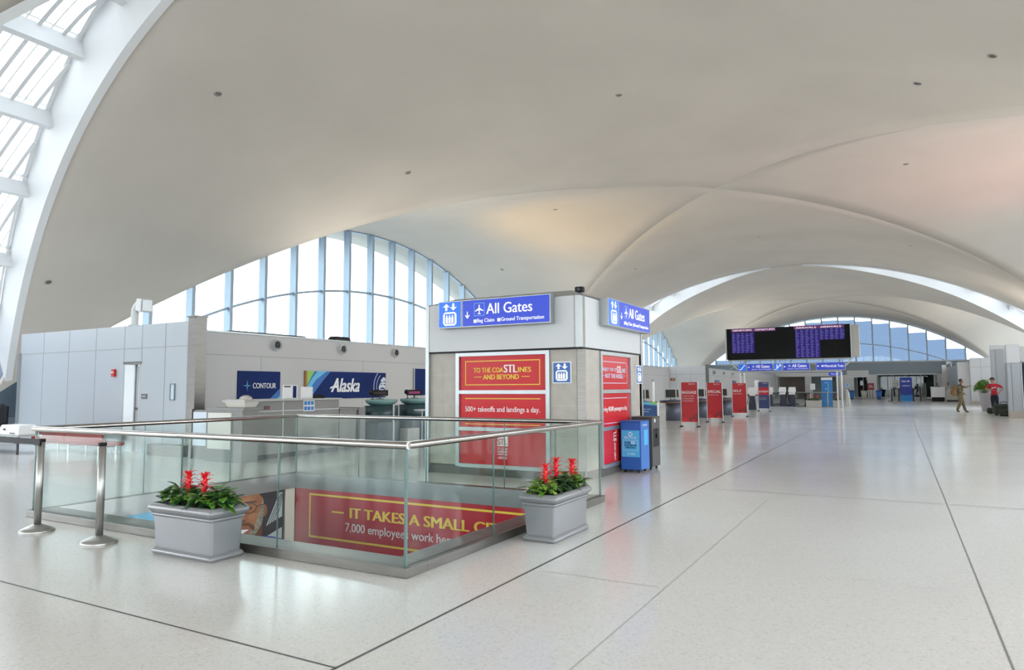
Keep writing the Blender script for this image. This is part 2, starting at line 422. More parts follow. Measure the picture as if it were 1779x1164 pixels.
# arched window walls
def lunette(place, idx, half, film=False, pane=None, bottom=0.6, step=1.79, shift=0.0):
    """place(t,d,z): t along the wall, d outwards"""
    root = thing('window_%d' % idx, None, None); struct(root)
    ks = [k_ for k_ in range(-12, 13) if abs(k_*step+shift) < half]
    b = MB()
    def bx(t0, t1, d0, d1, z0a, z0b, z1a, z1b):
        b.hexa([place(t0,d0,z0a),place(t1,d0,z0b),place(t1,d1,z0b),place(t0,d1,z0a)], [place(t0,d0,z1a),place(t1,d0,z1b),place(t1,d1,z1b),place(t0,d1,z1a)])
    for k_ in ks:
        t = k_*step+shift
        if f(t) > bottom+0.3: bx(t-0.072, t+0.072, -0.2, 0.2, bottom, bottom, f(t)+0.02, f(t)+0.02)
    N = 48
    for i in range(N):
        t0, t1 = -half+2*half*i/N, -half+2*half*(i+1)/N
        bx(t0, t1, -0.09, 0.09, f(t0)-0.07, f(t1)-0.07, f(t0)+0.05, f(t1)+0.05)
        a0, a1 = 6.55-0.0175*t0*t0-0.00001*t0**4, 6.55-0.0175*t1*t1-0.00001*t1**4
        if min(f(t0), f(t1)) > max(a0, a1)+0.1: bx(t0, t1, -0.07, 0.07, a0-0.05, a1-0.05, a0+0.05, a1+0.05)
    b.build('window_frame', M_MULL, root)
    g = MB(); vs_ = []
    for i in range(N+1):
        t = -half+2*half*i/N; vs_ += [place(t,0,min(bottom, f(t)-0.05)), place(t,0,f(t))]
    g.add(vs_, [(2*i,2*i+2,2*i+3,2*i+1) for i in range(N)]); g.build('glass', pane or G_WIN, root)
    if film:
        fl = MB(); e_ = [-half]+[k_*step+shift for k_ in ks]+[half]
        for t0, t1 in zip(e_[:-1], e_[1:]):
            tm = (t0+t1)/2; lowt = t0 if abs(t0) > abs(t1) else t1
            zt = 0.35*f(tm)+0.65*f(lowt)-0.42
            if zt > bottom+0.4: fl.add([place(t0+0.06,0.03,bottom),place(t1-0.06,0.03,bottom),place(t1-0.06,0.03,zt),place(t0+0.06,0.03,zt)], [(0,1,2,3)])
        fl.build('blue_film', G_SHADE, root)
    return root
for i, (cy_, half) in enumerate(((VY[0],17.9),(VY[1],17.9),(VY[2],15.9))):
    lunette(lambda t,d,z,c=cy_: Vector((XC-WIN-d, c+t, z)), 3+2*i, half, shift=-0.55, pane=G_WINC if i == 0 else G_WIN)
    lunette(lambda t,d,z,c=cy_: Vector((XC+WIN+d, c+t, z)), 4+2*i, half, pane=G_WINC)
lunette(lambda t,d,z: Vector((XC+t, VY[2]+WIN+0.1+d, z)), 9, 17.9, film=True, bottom=4.25, shift=0.35)
lunette(lambda t,d,z: Vector((XC+t, VY[0]-WIN-d, z)), 10, 17.9, pane=G_WINC)
# ------------------------------------------------------------------ ground outside
M_GROUND = mat('outside_ground', (0.30, 0.31, 0.31), 0.9, noise=(0.05, 0.1))
b = MB()
for x0, x1, y0, y1 in ((-260,-34,-200,330),(24,260,-200,330),(-34,24,-200,-36),(-34,24,112,330)): b.add([(x0,y0,-0.3),(x1,y0,-0.3),(x1,y1,-0.3),(x0,y1,-0.3)], [(0,1,2,3)])
struct(b.build('ground', M_GROUND))

# ------------------------------------------------------------------ interior walls
WX = -15.5           # ticket wall
def wall_panelled(name, x0, x1, y, h, joints, zj, niche=None, thick=0.22, pm=None):
    root = thing(name, None, None, (x0, y, 0)); struct(root)
    b = MB()
    if niche:
        n0, n1, nz = niche
        b.box(x0, n0, y, y+thick, 0, h); b.box(n1, x1, y, y+thick, 0, h); b.box(n0, n1, y, y+thick, nz, h)
    else: b.box(x0, x1, y, y+thick, 0, h)
    b.build('panel', pm or M_PANEL, root, at=(x0, y, 0))
    b = MB(); c = [x0]+joints+[x1]
    for j in joints:
        if niche and niche[0]-0.02 < j < niche[1]+0.02:
            b.box(j-0.008, j+0.008, y-0.004, y+0.01, niche[2], h)
        else: b.box(j-0.008, j+0.008, y-0.004, y+0.01, 0, h)
    b.box(x0, x1, y-0.004, y+0.01, zj-0.01, zj+0.01)
    b.build('joint_lines', M_GREYLINE, root, at=(x0, y, 0))
    return root
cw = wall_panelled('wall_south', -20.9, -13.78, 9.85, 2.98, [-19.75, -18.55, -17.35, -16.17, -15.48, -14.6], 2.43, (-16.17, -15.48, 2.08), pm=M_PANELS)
b = MB(); b.box(-20.93, -20.87, 9.80, 10.0, 0, 2.46); struct(b.build('trim_10', M_ALU))
b = MB(); b.box(-13.78, -13.5, 9.83, 10.1, 0, 3.06); b.box(-13.8, -13.48, 9.8, 10.12, 3.06, 3.09); struct(b.build('trim_11', M_STEEL))
b = MB(); b.box(-14.7, -13.5, 9.55, 9.85, 0.0, 0.24); struct(b.build('baseboard_south', M_STEEL))
# recessed door
dr = thing('door_1', None, None, (-16.17, 9.95, 0)); struct(dr)
b = MB(); b.box(0.25, 0.69, 0.06, 0.10, 0, 2.02); b.build('door_leaf', M_PANEL, dr)
b = MB(); b.box(0.0, 0.03, -0.1, 0.1, 0, 2.08); b.box(0.66, 0.69, -0.1, 0.1, 0, 2.08); b.box(0, 0.69, -0.09, 0.36, 2.05, 2.09)
b.box(0.22, 0.26, 0.03, 0.1, 0, 2.05); b.hexa([(0.03,-0.1,0),(0.05,-0.1,0),(0.24,0.05,0),(0.22,0.06,0)],[(0.03,-0.1,2.05),(0.05,-0.1,2.05),(0.24,0.05,2.05),(0.22,0.06,2.05)]); b.build('door_frame', M_ALU, dr)
b = MB(); b.box(-0.02, 0.71, -0.105, -0.08, 2.06, 2.12); b.build('head_trim', M_STEEL, dr)
b = MB(); b.box(0.30, 0.36, 0.02, 0.06, 0.98, 1.03); b.build('door_handle', M_CHROME, dr)

# long ticket walls behind the counters
def long_wall(name, x, y0, y1, h, zj):
    b = MB(); b.box(x-0.3, x, y0, y1, 0, h)
    root = thing(name, None, None, (x, y0, 0)); struct(root)
    b.build('panel', M_GREYWALL, root, at=(x, y0, 0))
    b = MB(); b.box(x-0.01, x+0.004, y0, y1, zj-0.008, zj+0.008)
    y = y0+3.35
    while y < y1: b.box(x-0.01, x+0.003, y-0.006, y+0.006, 0, zj); y += 4.2
    b.build('joint_lines', M_GREYLINE, root, at=(x, y0, 0))
    b = MB(); b.box(x-0.34, x+0.03, y0, y1, h, h+0.04); b.build('coping', M_ALU, root, at=(x, y0, 0))
long_wall('wall_west', WX, 10.0, 52.6, 2.95, 2.36)
wall_panelled('wall_north', -15.9, -12.72, 52.65, 3.07, [-15.0, -13.85], 2.44, pm=M_WHITE)
b = MB(); b.box(-12.72, -12.55, 52.6, 52.95, 0, 3.15); struct(b.build('trim_12', M_STEEL))
long_wall('wall_west', -13.2, 52.9, 90, 2.95, 2.36)
# end wall under the far arched window: fascia, piers and a recess glazed behind
FY = 90.0
M_FASCIA = mat('blue_grey_fascia', (0.20, 0.235, 0.27), 0.3, noise=(0.3, 0.08))
b = MB(); b.box(-26, 14, FY, FY+0.4, 2.78, 4.3); struct(b.build('wall_far_fascia', M_FASCIA))
b = MB(); b.box(-26, 14, FY-0.08, FY+0.42, 4.2, 4.34); struct(b.build('trim_13', M_ALU))
b = MB(); b.box(-2.2, 3.75, FY-0.06, FY, 2.74, 2.84); b.box(-5.2, -3.1, FY-0.06, FY, 2.5, 2.58); struct(b.build('trim_14', M_WHITE))
b = MB(); b.box(-5.3, -3.02, FY-0.05, FY+0.35, 2.55, 3.3); b.box(-6.2, -4.6, FY-0.02, FY+0.4, 0, 2.8); b.box(-3.2, -2.2, FY-0.02, FY+0.4, 0, 2.8)
b.box(3.75, 9, FY-0.02, FY+0.4, 0, 2.8); b.box(-15, -13.05, FY, FY+0.4, 0, 2.8); b.box(-9.9, -9.2, FY, FY+0.4, 0, 2.8); b.box(-20, -6.2, FY-0.02, FY+0.38, 2.64, 3.1)
struct(b.build('wall_far', M_GREYWALL))
b = MB(); b.box(-26, 14, 104.0, 104.3, 0, 4.3); struct(b.build('wall_far_recess', mat('recess_wall', (0.22, 0.25, 0.25), 0.5, noise=(0.3, 0.15))))
b = MB(); b.add([(-26,FY+0.4,3.0),(14,FY+0.4,3.0),(14,104.3,3.0),(-26,104.3,3.0)], [(0,1,2,3)]); struct(b.build('ceiling_recess', M_GREYWALL))
b = MB()
for x0, x1 in ((-4.58, -3.2), (-2.2, 3.7)): b.box(x0, x1, 97.0, 97.03, 0.12, 2.78)
w11 = struct(b.build('window_11', G_DARK))
b = MB()
for x in (-4.58, -3.9, -3.2, -2.2, -0.7, 0.8, 2.3, 3.7): b.box(x-0.04, x+0.04, 96.95, 97.07, 0, 2.78)
b.box(-6, 4, 96.9, 97.1, 0, 0.12); struct(b.build('trim_15', M_ALU))
# slatted shutter of the far opening behind the flight board
b = MB()
for i in range(14): b.box(-13.05, -9.9, 92.0, 92.06, 0.3+i*0.17, 0.44+i*0.17)
b.box(-13.05, -9.9, 92.07, 92.12, 0, 2.7)
struct(b.build('wall_far_shutter', mat('brown_shutter', (0.16, 0.13, 0.115), 0.5, noise=(0.6, 0.15))))
# buildings on the right side of the hall
b = MB(); b.box(4.05, 4.85, 64.2, 64.5, 0, 3.3); b.box(3.75, 4.1, 80.0, 80.3, 0, 3.5)
struct(b.build('wall_east_return', M_GREYWALL))
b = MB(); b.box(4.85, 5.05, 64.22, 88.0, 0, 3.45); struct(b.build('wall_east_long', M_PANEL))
er = wall_panelled('wall_east_cross', 4.85, 16.0, 64.0, 3.6, [5.55, 6.9, 8.2], 2.9, pm=M_WHITE)
b = MB(); b.box(4.86, 16, 63.94, 64.0, 0, 0.28); struct(b.build('baseboard_east', mat('beige_stone', (0.46, 0.41, 0.35), 0.4, noise=(2.0, 0.1))))
b = MB(); b.box(4.35, 6.4, 88.0, 88.3, 0, 3.45); struct(b.build('wall_far_return', M_GREYWALL))
def pier(name, x0, x1, y, h, split, zs):
    root = thing(name, None, None, (x0, y, 0)); struct(root); W = x1-x0
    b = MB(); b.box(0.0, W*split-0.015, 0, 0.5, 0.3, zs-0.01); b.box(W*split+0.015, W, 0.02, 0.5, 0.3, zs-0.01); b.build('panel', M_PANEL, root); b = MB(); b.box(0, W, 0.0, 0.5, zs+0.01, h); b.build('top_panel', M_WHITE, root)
    b = MB(); b.box(0.01, W-0.01, 0.03, 0.5, 0.3, h); b.build('joint_lines', M_GREYLINE, root)
    b = MB(); b.box(0.0, W, -0.01, 0.5, 0, 0.3); b.build('plinth', MATS['beige_stone'], root)
    return root
pier('wall_east_pier', 4.86, 5.50, 50.0, 3.86, 0.35, 3.6)
pier('wall_east_pier', 4.28, 4.76, 38.0, 3.30, 0.30, 2.46)
b = MB(); b.box(5.5, 6.3, 50.1, 50.4, 2.7, 3.8); b.box(4.76, 8.0, 38.1, 38.4, 2.5, 3.2); struct(b.build('wall_east', M_GREYWALL))
b = MB(); b.box(5.5, 8.0, 50.2, 50.24, 0.0, 2.7); b.box(4.78, 8.0, 38.2, 38.24, 0.0, 2.5); struct(b.build('window_12', G_DARK))
b = MB(); b.box(5.5, 5.56, 50.1, 50.3, 0, 2.75); b.box(4.78, 4.83, 38.1, 38.3, 0, 2.55); struct(b.build('trim_16', M_ALU))
b = MB(); b.box(8.0, 8.3, 20, 64, 0, 2.4); struct(b.build('wall_east', M_GREYWALL))
b = MB(); b.box(6.5, 6.8, 64.3, 90, 0, 3.5); struct(b.build('wall_east_far', M_GREYWALL))

# ------------------------------------------------------------------ glass railing
KX0, KX1, KY0, KY1 = -8.84, -3.34, 4.30, 8.39
KZ, RZ = 0.078, 1.0
rail = thing('glass_railing', 'glass railing with a steel handrail around the square floor opening', 'railing', (KX0, KY0, 0))
LX, LY = KX1-KX0, KY1-KY0; kw = 0.13
kf = 0.27      # the front and the walkway side have a broad steel sill
for (x0,x1,y0,y1) in ((0,LX,0,kf),(0,LX,LY-kw,LY),(0,kw,kf,LY-kw),(LX-kf,LX,kf,LY-kw)):
    b = MB(); b.box(x0,x1,y0,y1,0,KZ); b.build('kerb', M_STEEL, rail, bevel=0.004)
# steel fascia hanging from the floor edge inside the opening
for (x0,x1,y0,y1) in ((kw,LX-kf,LY-kw-0.012,LY-kw),(kw,kw+0.012,kf,LY-kw),(LX-kf-0.012,LX-kf,kf,LY-kw),(kw,LX-kf,kf,kf+0.012)):
    b = MB(); b.box(x0,x1,y0,y1,-0.16,KZ); b.build('edge_fascia', mat('fascia_steel', (0.33,0.335,0.34), 0.42, 0.7, noise=(2.0,0.06)), rail)
gt = 0.012; g0 = 0.05
def pane(x0, x1, y0, y1):
    b = MB(); b.box(x0,x1,y0,y1,KZ,RZ); b.build('glass_panel', G_RAIL, rail)
for yq in (g0, LY-g0):
    cuts = [-8.84, -7.43, -6.13, -4.80, -3.34]
    for a, c in zip(cuts[:-1], cuts[1:]):
        pane(max(a-KX0, g0)+0.006, min(c-KX0, LX-g0)-0.006, yq-gt/2, yq+gt/2)
for xq in (g0, LX-g0):
    cuts = [4.30, 5.68, 7.04, 8.39]
    for a, c in zip(cuts[:-1], cuts[1:]):
        pane(xq-gt/2, xq+gt/2, max(a-KY0, g0)+0.006, min(c-KY0, LY-g0)-0.006)
M_EDGE = mat('glass_edge', (0.10, 0.17, 0.16), 0.15)
def joint(x0, x1, y0, y1): MB().box(x0, x1, y0, y1, KZ, RZ).build('glass_joint', M_EDGE, rail)
for yq in (g0, LY-g0):
    for c in (-7.43, -6.13, -4.80): joint(c-KX0-0.005, c-KX0+0.005, yq-gt/2, yq+gt/2)
for xq in (g0, LX-g0):
    for c in (5.68, 7.04): joint(xq-gt/2, xq+gt/2, c-KY0-0.005, c-KY0+0.005)
    for yq in (g0, LY-g0): joint(xq-gt/2-0.004, xq+gt/2+0.004, yq-gt/2-0.004, yq+gt/2+0.004)
def railbar(p0, p1):
    b = MB(); d = (Vector(p1)-Vector(p0)).normalized(); s = d.cross(Vector((0,0,1)))
    prof = []
    for k_ in range(16):
        t = 2*math.pi*k_/16; prof.append((0.042*math.copysign(abs(math.cos(t))**0.7, math.cos(t)), 0.030*math.copysign(abs(math.sin(t))**0.7, math.sin(t))))
    v0 = [Vector(p0)+s*u+Vector((0,0,v)) for u, v in prof]; v1 = [Vector(p1)+s*u+Vector((0,0,v)) for u, v in prof]
    b.add(v0+v1, [(i, (i+1)%16, 16+(i+1)%16, 16+i) for i in range(16)], True); b.add(v0, [tuple(range(15,-1,-1))]); b.add(v1, [tuple(range(16))])
    b.build('handrail', M_CHROME, rail)
hz = RZ+0.005; e_ = 0.03
railbar((g0-e_,g0,hz), (LX-g0+e_,g0,hz)); railbar((g0-e_,LY-g0,hz), (LX-g0+e_,LY-g0,hz))
railbar((g0,g0,hz), (g0,LY-g0,hz)); railbar((LX-g0,g0,hz), (LX-g0,LY-g0,hz))

# ------------------------------------------------------------------ prints on the walls of the opening
M_RED = mat('red_film', (0.62, 0.018, 0.030), 0.35, noise=(1.0, 0.03))
M_REDW = mat('red_banner_print', (0.46, 0.015, 0.03), 0.4, noise=(1.0, 0.04))
M_YEL = mat('yellow_print', (0.86, 0.62, 0.06), 0.5)
M_WPRINT = mat('white_print', (0.86, 0.86, 0.87), 0.5)
M_PALEPRINT = mat('pale_blue_print', (0.62, 0.60, 0.78), 0.5)
ban = thing('wall_banner', 'red wall banner reading IT TAKES A SMALL CITY inside the floor opening', 'banner', (-8.70, 8.268, -1.07))
fr = Frame((0,-0.012,0), (1,0,0))
b = MB(); b.box(0, 5.22, -0.012, 0.0, 0, 0.93); b.build('banner_sheet', M_REDW, ban)
b = Flat(fr, 0.0, 0.002); b.border(0.31, 0.15, 4.91, 0.845, 0.03); b.rect(0.80,0.575,1.05,0.60); b.rect(4.16,0.575,4.42,0.60); b.build('border_line', M_YEL, ban)
text('IT TAKES A SMALL CITY', fr, 1.18, 0.52, 2.86, 0.155, M_YEL, ban, bold=0.03)
text('7,000 employees work here to get you there.', fr, 1.09, 0.27, 3.35, 0.17, mat('banner_white', (0.72,0.70,0.71), 0.5), ban)
# portrait print on the side wall (normal +x)
por = thing('wall_poster', 'large photo poster of a smiling man with glasses inside the floor opening', 'poster', (-8.738, 4.5, -1.2))
fr = Frame((0.012, 0, 0), (0,1,0))
b = MB(); b.box(0, 0.012, 0, 3.52, 0, 1.04); b.build('poster_sheet', mat('poster_sky_blue', (0.13, 0.42, 0.66), 0.45, noise=(0.8, 0.06)), por)
class Face(Flat):
    """the head fills the upper part of the poster"""
    def poly(s, pts): return super().poly([(u, 1.04-(1.04-v)*0.72) for u, v in pts])
def pr(name, m, fn, d, cls=Face):
    b = cls(fr, d, 0.0015); fn(b); return b.build(name, m, por)
pr('backdrop_print', mat('print_dark', (0.045,0.042,0.05), 0.5), lambda b: b.rect(2.0, 0.0, 3.52, 1.04), 0.0, Flat)
pr('canopy_print', mat('print_pale', (0.42,0.46,0.46), 0.5), lambda b: (b.poly([(3.18,0.52),(3.50,0.62),(3.50,1.0),(3.44,1.0)]), b.poly([(3.16,0.05),(3.50,0.05),(3.50,0.45),(3.2,0.36)])), 0.0015, Flat)
pr('canopy_lines_print', MATS['print_dark'], lambda b: [b.line([(3.21+0.055*k_, 0.50+0.02*k_), (3.46+0.02*k_, 0.98)], 0.012) for k_ in range(4)], 0.003, Flat)
pr('neck_print', mat('print_skin_shade', (0.17,0.075,0.045), 0.5), lambda b: b.poly([(2.5,0.0),(3.12,0.0),(3.1,0.6),(2.5,0.6)]), 0.002, Flat)
pr('shirt_print', mat('print_shirt', (0.07,0.10,0.33), 0.5), lambda b: b.poly([(2.1,0),(3.52,0),(3.52,0.26),(3.3,0.34),(3.12,0.38),(3.06,0.26),(2.5,0.16)]), 0.0035, Flat)
pr('ear_print', mat('print_ear', (0.27,0.12,0.07), 0.5), lambda b: b.disc(3.14, 0.66, 0.055, 0.13), 0.004)
pr('face_print', mat('print_skin', (0.36,0.155,0.085), 0.5, noise=(5.0,0.25)), lambda b: b.poly([(2.30,0.75),(2.34,0.98),(2.46,1.04),(3.02,1.04),(3.11,0.92),(3.12,0.66),(3.08,0.42),(2.99,0.24),(2.84,0.13),(2.62,0.12),(2.46,0.22),(2.36,0.42)]), 0.005)
pr('beard_print', mat('print_beard', (0.28,0.25,0.21), 0.5, noise=(20.0,0.4)), lambda b: (b.poly([(3.11,0.92),(3.13,0.66),(3.1,0.40),(2.99,0.21),(2.84,0.10),(2.62,0.09),(2.48,0.18),(2.64,0.17),(2.84,0.22),(2.96,0.40),(3.03,0.62)]),), 0.0065)
pr('moustache_print', MATS['print_skin_shade'], lambda b: (b.poly([(2.50,0.40),(2.58,0.47),(2.72,0.49),(2.86,0.46),(2.96,0.36),(2.93,0.27),(2.84,0.40),(2.70,0.43),(2.58,0.40)]), b.disc(2.69,0.52,0.10,0.03)), 0.008)
pr('nose_print', mat('print_nose', (0.45,0.20,0.11), 0.5), lambda b: b.poly([(2.64,0.84),(2.73,0.84),(2.78,0.62),(2.75,0.54),(2.62,0.53),(2.58,0.60)]), 0.008)
pr('lips_print', mat('print_lips', (0.34,0.12,0.10), 0.5), lambda b: b.poly([(2.54,0.33),(2.68,0.39),(2.84,0.36),(2.90,0.30),(2.76,0.22),(2.62,0.22)]), 0.009)
pr('teeth_print', MATS['white_print'], lambda b: b.poly([(2.58,0.33),(2.70,0.355),(2.85,0.325),(2.74,0.27),(2.64,0.27)]), 0.0105)
pr('glasses_print', MATS['print_dark'], lambda b: (b.ring(2.50,0.76,0.11,0.011,0.095), b.ring(2.86,0.76,0.12,0.011,0.10), b.line([(2.98,0.78),(3.14,0.80)],0.018), b.line([(2.62,0.78),(2.74,0.78)],0.018), b.disc(2.52,0.765,0.035,0.026), b.disc(2.86,0.765,0.035,0.026), b.line([(2.40,0.88),(2.60,0.90)],0.025), b.line([(2.76,0.90),(2.98,0.88)],0.025)), 0.0105)
pr('cheek_print', MATS['print_nose'], lambda b: (b.disc(2.92,0.58,0.09,0.07), b.disc(2.44,0.58,0.07,0.07), b.disc(2.66,0.95,0.2,0.05)), 0.006)
b = MB(); b.box(0.0, 0.013, 3.56, 3.76, 0, 1.045); 
struct(b.build('trim_17', mat('cream_wall', (0.60,0.565,0.49), 0.6, noise=(1.0,0.04)))).location = (-8.738, 4.5, -1.2)

# ------------------------------------------------------------------ planters with red bromeliads
M_PLANTER = mat('silver_planter', (0.28, 0.285, 0.305), 0.33, 0.35, noise=(1.5, 0.05))
M_SOIL = mat('soil', (0.03, 0.022, 0.015), 0.9, noise=(20, 0.5), bump=0.5)
def rounded_rect(hx, hy, r, z, n=5):
    pts = []
    for cx_, cy_, a0 in ((hx-r,hy-r,0),(-hx+r,hy-r,90),(-hx+r,-hy+r,180),(hx-r,-hy+r,270)):
        for k_ in range(n+1):
            a = math.radians(a0+90*k_/n); pts.append((cx_+r*math.cos(a), cy_+r*math.sin(a), z))
    return pts
def ringstack(b, secs, cap0=True, cap1=True):
    base = len(b.v); n = len(secs[0]); vs_ = [p for s in secs for p in s]; fs_ = []
    for i in range(len(secs)-1):
        for k_ in range(n):
            a = i*n+k_; c = i*n+(k_+1) % n; fs_.append((a, c, c+n, a+n))
    b.add(vs_, fs_, True)
    if cap0: b.add(secs[0], [tuple(range(n-1,-1,-1))])
    if cap1: b.add(secs[-1], [tuple(range(n))])
    return b
def torus_secs(hx, hy, z0, z1, bulge, n=7):
    return [rounded_rect(hx-0.012+bulge*math.sin(math.pi*k_/n), hy-0.012+bulge*math.sin(math.pi*k_/n), 0.03, z0+(z1-z0)*k_/n) for k_ in range(n+1)]
def planter(label, x, y, rz, hx=0.40, hy=0.165, H=0.445):
    t = thing('planter_box', label, 'planter', (x, y, 0), rz, 'grey planters by the railing')
    b = MB(); ringstack(b, [rounded_rect(hx-0.018,hy-0.018,0.02,0.03), rounded_rect(hx-0.002,hy-0.002,0.02,H-0.09)]); b.build('body', M_PLANTER, t)
    b = MB(); ringstack(b, torus_secs(hx+0.006,hy+0.006,0.0,0.055,0.018)); b.build('base', M_PLANTER, t)
    b = MB(); ringstack(b, torus_secs(hx+0.012,hy+0.012,H-0.115,H-0.075,0.016)); b.build('moulding', M_PLANTER, t)
    b = MB(); o = torus_secs(hx+0.03,hy+0.03,H-0.075,H,0.022,8)
    o += [rounded_rect(hx-0.02,hy-0.02,0.02,H), rounded_rect(hx-0.02,hy-0.02,0.02,H-0.04)]
    ringstack(b, o, True, False); b.build('rim', M_PLANTER, t)
    b = MB(); n_ = 10; vs_ = []
    for i in range(n_+1):
        for j in range(5): vs_.append((-(hx-0.02)+2*(hx-0.02)*i/n_, -(hy-0.02)+2*(hy-0.02)*j/4, H-0.035+random.uniform(-0.008,0.012)))
    b.add(vs_, [(i*5+j, i*5+5+j, i*5+6+j, i*5+1+j) for i in range(n_) for j in range(4)], True); b.build('soil', M_SOIL, t)
    return t
M_LEAF = mat('bright_leaf', (0.10, 0.25, 0.025), 0.38, noise=(9, 0.35))
M_LEAF2 = mat('dark_leaf', (0.022, 0.075, 0.020), 0.35, noise=(9, 0.3))
M_LEAF3 = mat('yellow_green_leaf', (0.24, 0.38, 0.06), 0.4, noise=(12, 0.4))
M_BRACT = mat('red_bract', (0.78, 0.012, 0.018), 0.4, noise=(10, 0.15))
M_BRACT2 = mat('deep_red_stalk', (0.28, 0.01, 0.015), 0.45)
def strap(b, base, az, L, wid, rise, droop, n=6):
    """arching strap leaf"""
    d = Vector((math.cos(az), math.sin(az), 0)); s = Vector((-math.sin(az), math.cos(az), 0)); vs_ = []
    for k_ in range(n+1):
        t = k_/n; p = Vector(base)+d*(L*t)+Vector((0,0,rise*t-droop*t*t)); wd = wid*(math.sin(math.pi*min(1, 0.18+0.82*t))**0.6 if t < 1 else 0.02)
        vs_ += [p-s*wd/2+Vector((0,0,wd*0.18)), p, p+s*wd/2+Vector((0,0,wd*0.18))]
    fs_ = []
    for k_ in range(n):
        for j in range(2):
            a = k_*3+j; fs_.append((a, a+1, a+4, a+3))
    b.add(vs_, fs_, True)
def bromeliad(label, x, y, z, h, lean=0.0, leaves=9, leafL=0.2):
    t = thing('bromeliad', label, 'plant', (x, y, z), random.uniform(0, 6), 'red bromeliads in the grey planters')
    b = MB(); b.tube([(0,0,-0.02),(0,0,h*0.35),(0,0,h*0.75)], [0.016,0.018,0.014], 8); b.build('stalk', M_BRACT2, t)
    b = MB()
    for i in range(20):
        q = i/19; zz = h*(0.40+0.44*q); az = i*2.4
        strap(b, (0.010*math.cos(az),0.010*math.sin(az),zz), az, 0.078-0.012*q, 0.024-0.004*q, 0.10, 0.085-0.01*q)
    for i in range(8): strap(b, (0,0,h*0.76), i*0.9, 0.05, 0.02, 0.10, 0.035)
    b.lathe([(0.012,h*0.33),(0.018,h*0.5),(0.022,h*0.72),(0.01,h*0.88)], seg=10)
    b.build('flower', M_BRACT, t, solid=0.001)
    b = MB()
    for i in range(leaves):
        az = i*2*math.pi/leaves+random.uniform(-.2,.2)
        strap(b, (0.01*math.cos(az),0.01*math.sin(az),0.0), az, leafL*random.uniform(0.8,1.2), 0.036, leafL*random.uniform(0.9,1.3), leafL*random.uniform(0.6,1.1), 8)
    b.build('leaves', M_LEAF2, t, solid=0.0012)
    return t
def ovate(b, p, az, tilt, L, wd):
    d = Vector((math.cos(az)*math.cos(tilt), math.sin(az)*math.cos(tilt), math.sin(tilt))); s = Vector((-math.sin(az), math.cos(az), 0)); n = s.cross(d)
    prof = [(0,0.05),(0.2,0.7),(0.45,1.0),(0.75,0.7),(1.0,0.04)]; vs_ = []
    for t, q in prof:
        c = Vector(p)+d*(L*t)-Vector((0,0,1))*(0.25*L*t*t)
        vs_ += [c-s*wd/2*q+n*(-wd*0.15*q), c, c+s*wd/2*q+n*(-wd*0.15*q)]
    b.add(vs_, [(k_*3+j, k_*3+j+1, k_*3+j+4, k_*3+j+3) for k_ in range(4) for j in range(2)], True)
def bushy(name, label, x, y, z, rx, ry, hz_, n, mats, leafL, group, cat='plant', rz=0.0):
    t = thing(name, label, cat, (x, y, z), rz, group)
    bs = [MB() for _ in mats]; st = MB()
    for i in range(n):
        a = random.uniform(0, 2*math.pi); r = math.sqrt(random.random()); px_, py_ = rx*r*math.cos(a), ry*r*math.sin(a)
        zz = hz_*(1-0.55*r*r)*random.uniform(0.45, 1.0)
        ovate(random.choice(bs), (px_*0.85, py_*0.85, zz), a+random.uniform(-1,1), random.uniform(-0.3, 0.8), leafL*random.uniform(0.7,1.3), leafL*random.uniform(0.55,0.8))
        if i % 6 == 0: st.tube([(px_*0.3,py_*0.3,-0.01),(px_*0.85,py_*0.85,zz)], 0.003, 5)
    for k_, (b, m_) in enumerate(zip(bs, mats)): b.build('leaves', m_, t, solid=0.0008)
    st.build('stems', M_LEAF2, t)
    return t
planter('silver planter in front of the railing, holding two red bromeliads', -5.475, 4.06, 0.0)
planter('silver planter beside the railing, holding three red bromeliads', -3.02, 6.29, math.pi/2)
S_ = 0.405
bromeliad('red bromeliad farther from the corner in the planter before the railing', -5.62, 4.06, S_, 0.335)
bromeliad('red bromeliad nearer the railing corner in the planter holding two', -5.37, 4.04, S_, 0.335)
bromeliad('front red bromeliad in the planter holding three, nearest the railing corner', -3.03, 6.06, S_, 0.33, leafL=0.26)
bromeliad('middle red bromeliad in the planter holding three', -3.06, 6.36, S_, 0.37, leafL=0.24)
bromeliad('rear red bromeliad in the planter holding three, nearest the bin', -2.99, 6.60, S_, 0.33, leafL=0.24)
for i, (x, y, lb, mm) in enumerate(((-5.72,4.06,'leafy green plant at the stanchion end of the planter holding two bromeliads',[M_LEAF,M_LEAF2]),
        (-5.26,4.05,'leafy green plant at the railing corner end of the planter holding two bromeliads',[M_LEAF,M_LEAF2]),
        (-3.03,6.03,'yellow green leafy plant at the front of the planter holding three bromeliads',[M_LEAF3,M_LEAF]),
        (-3.02,6.33,'dark leafy plant in the middle of the planter holding three bromeliads',[M_LEAF2,M_LEAF2]),
        (-3.02,6.58,'pale leafy plant at the back of the planter holding three bromeliads',[M_LEAF3,M_LEAF]))):
    if i < 2: bushy('leafy_plant', lb, x, y, S_, 0.25, 0.145, 0.19, 120, mm, 0.105, 'leafy plants in the grey planters')
    else: bushy('leafy_plant', lb, x, y, S_, 0.13, 0.15, 0.18, 75, mm, 0.095, 'leafy plants in the grey planters')

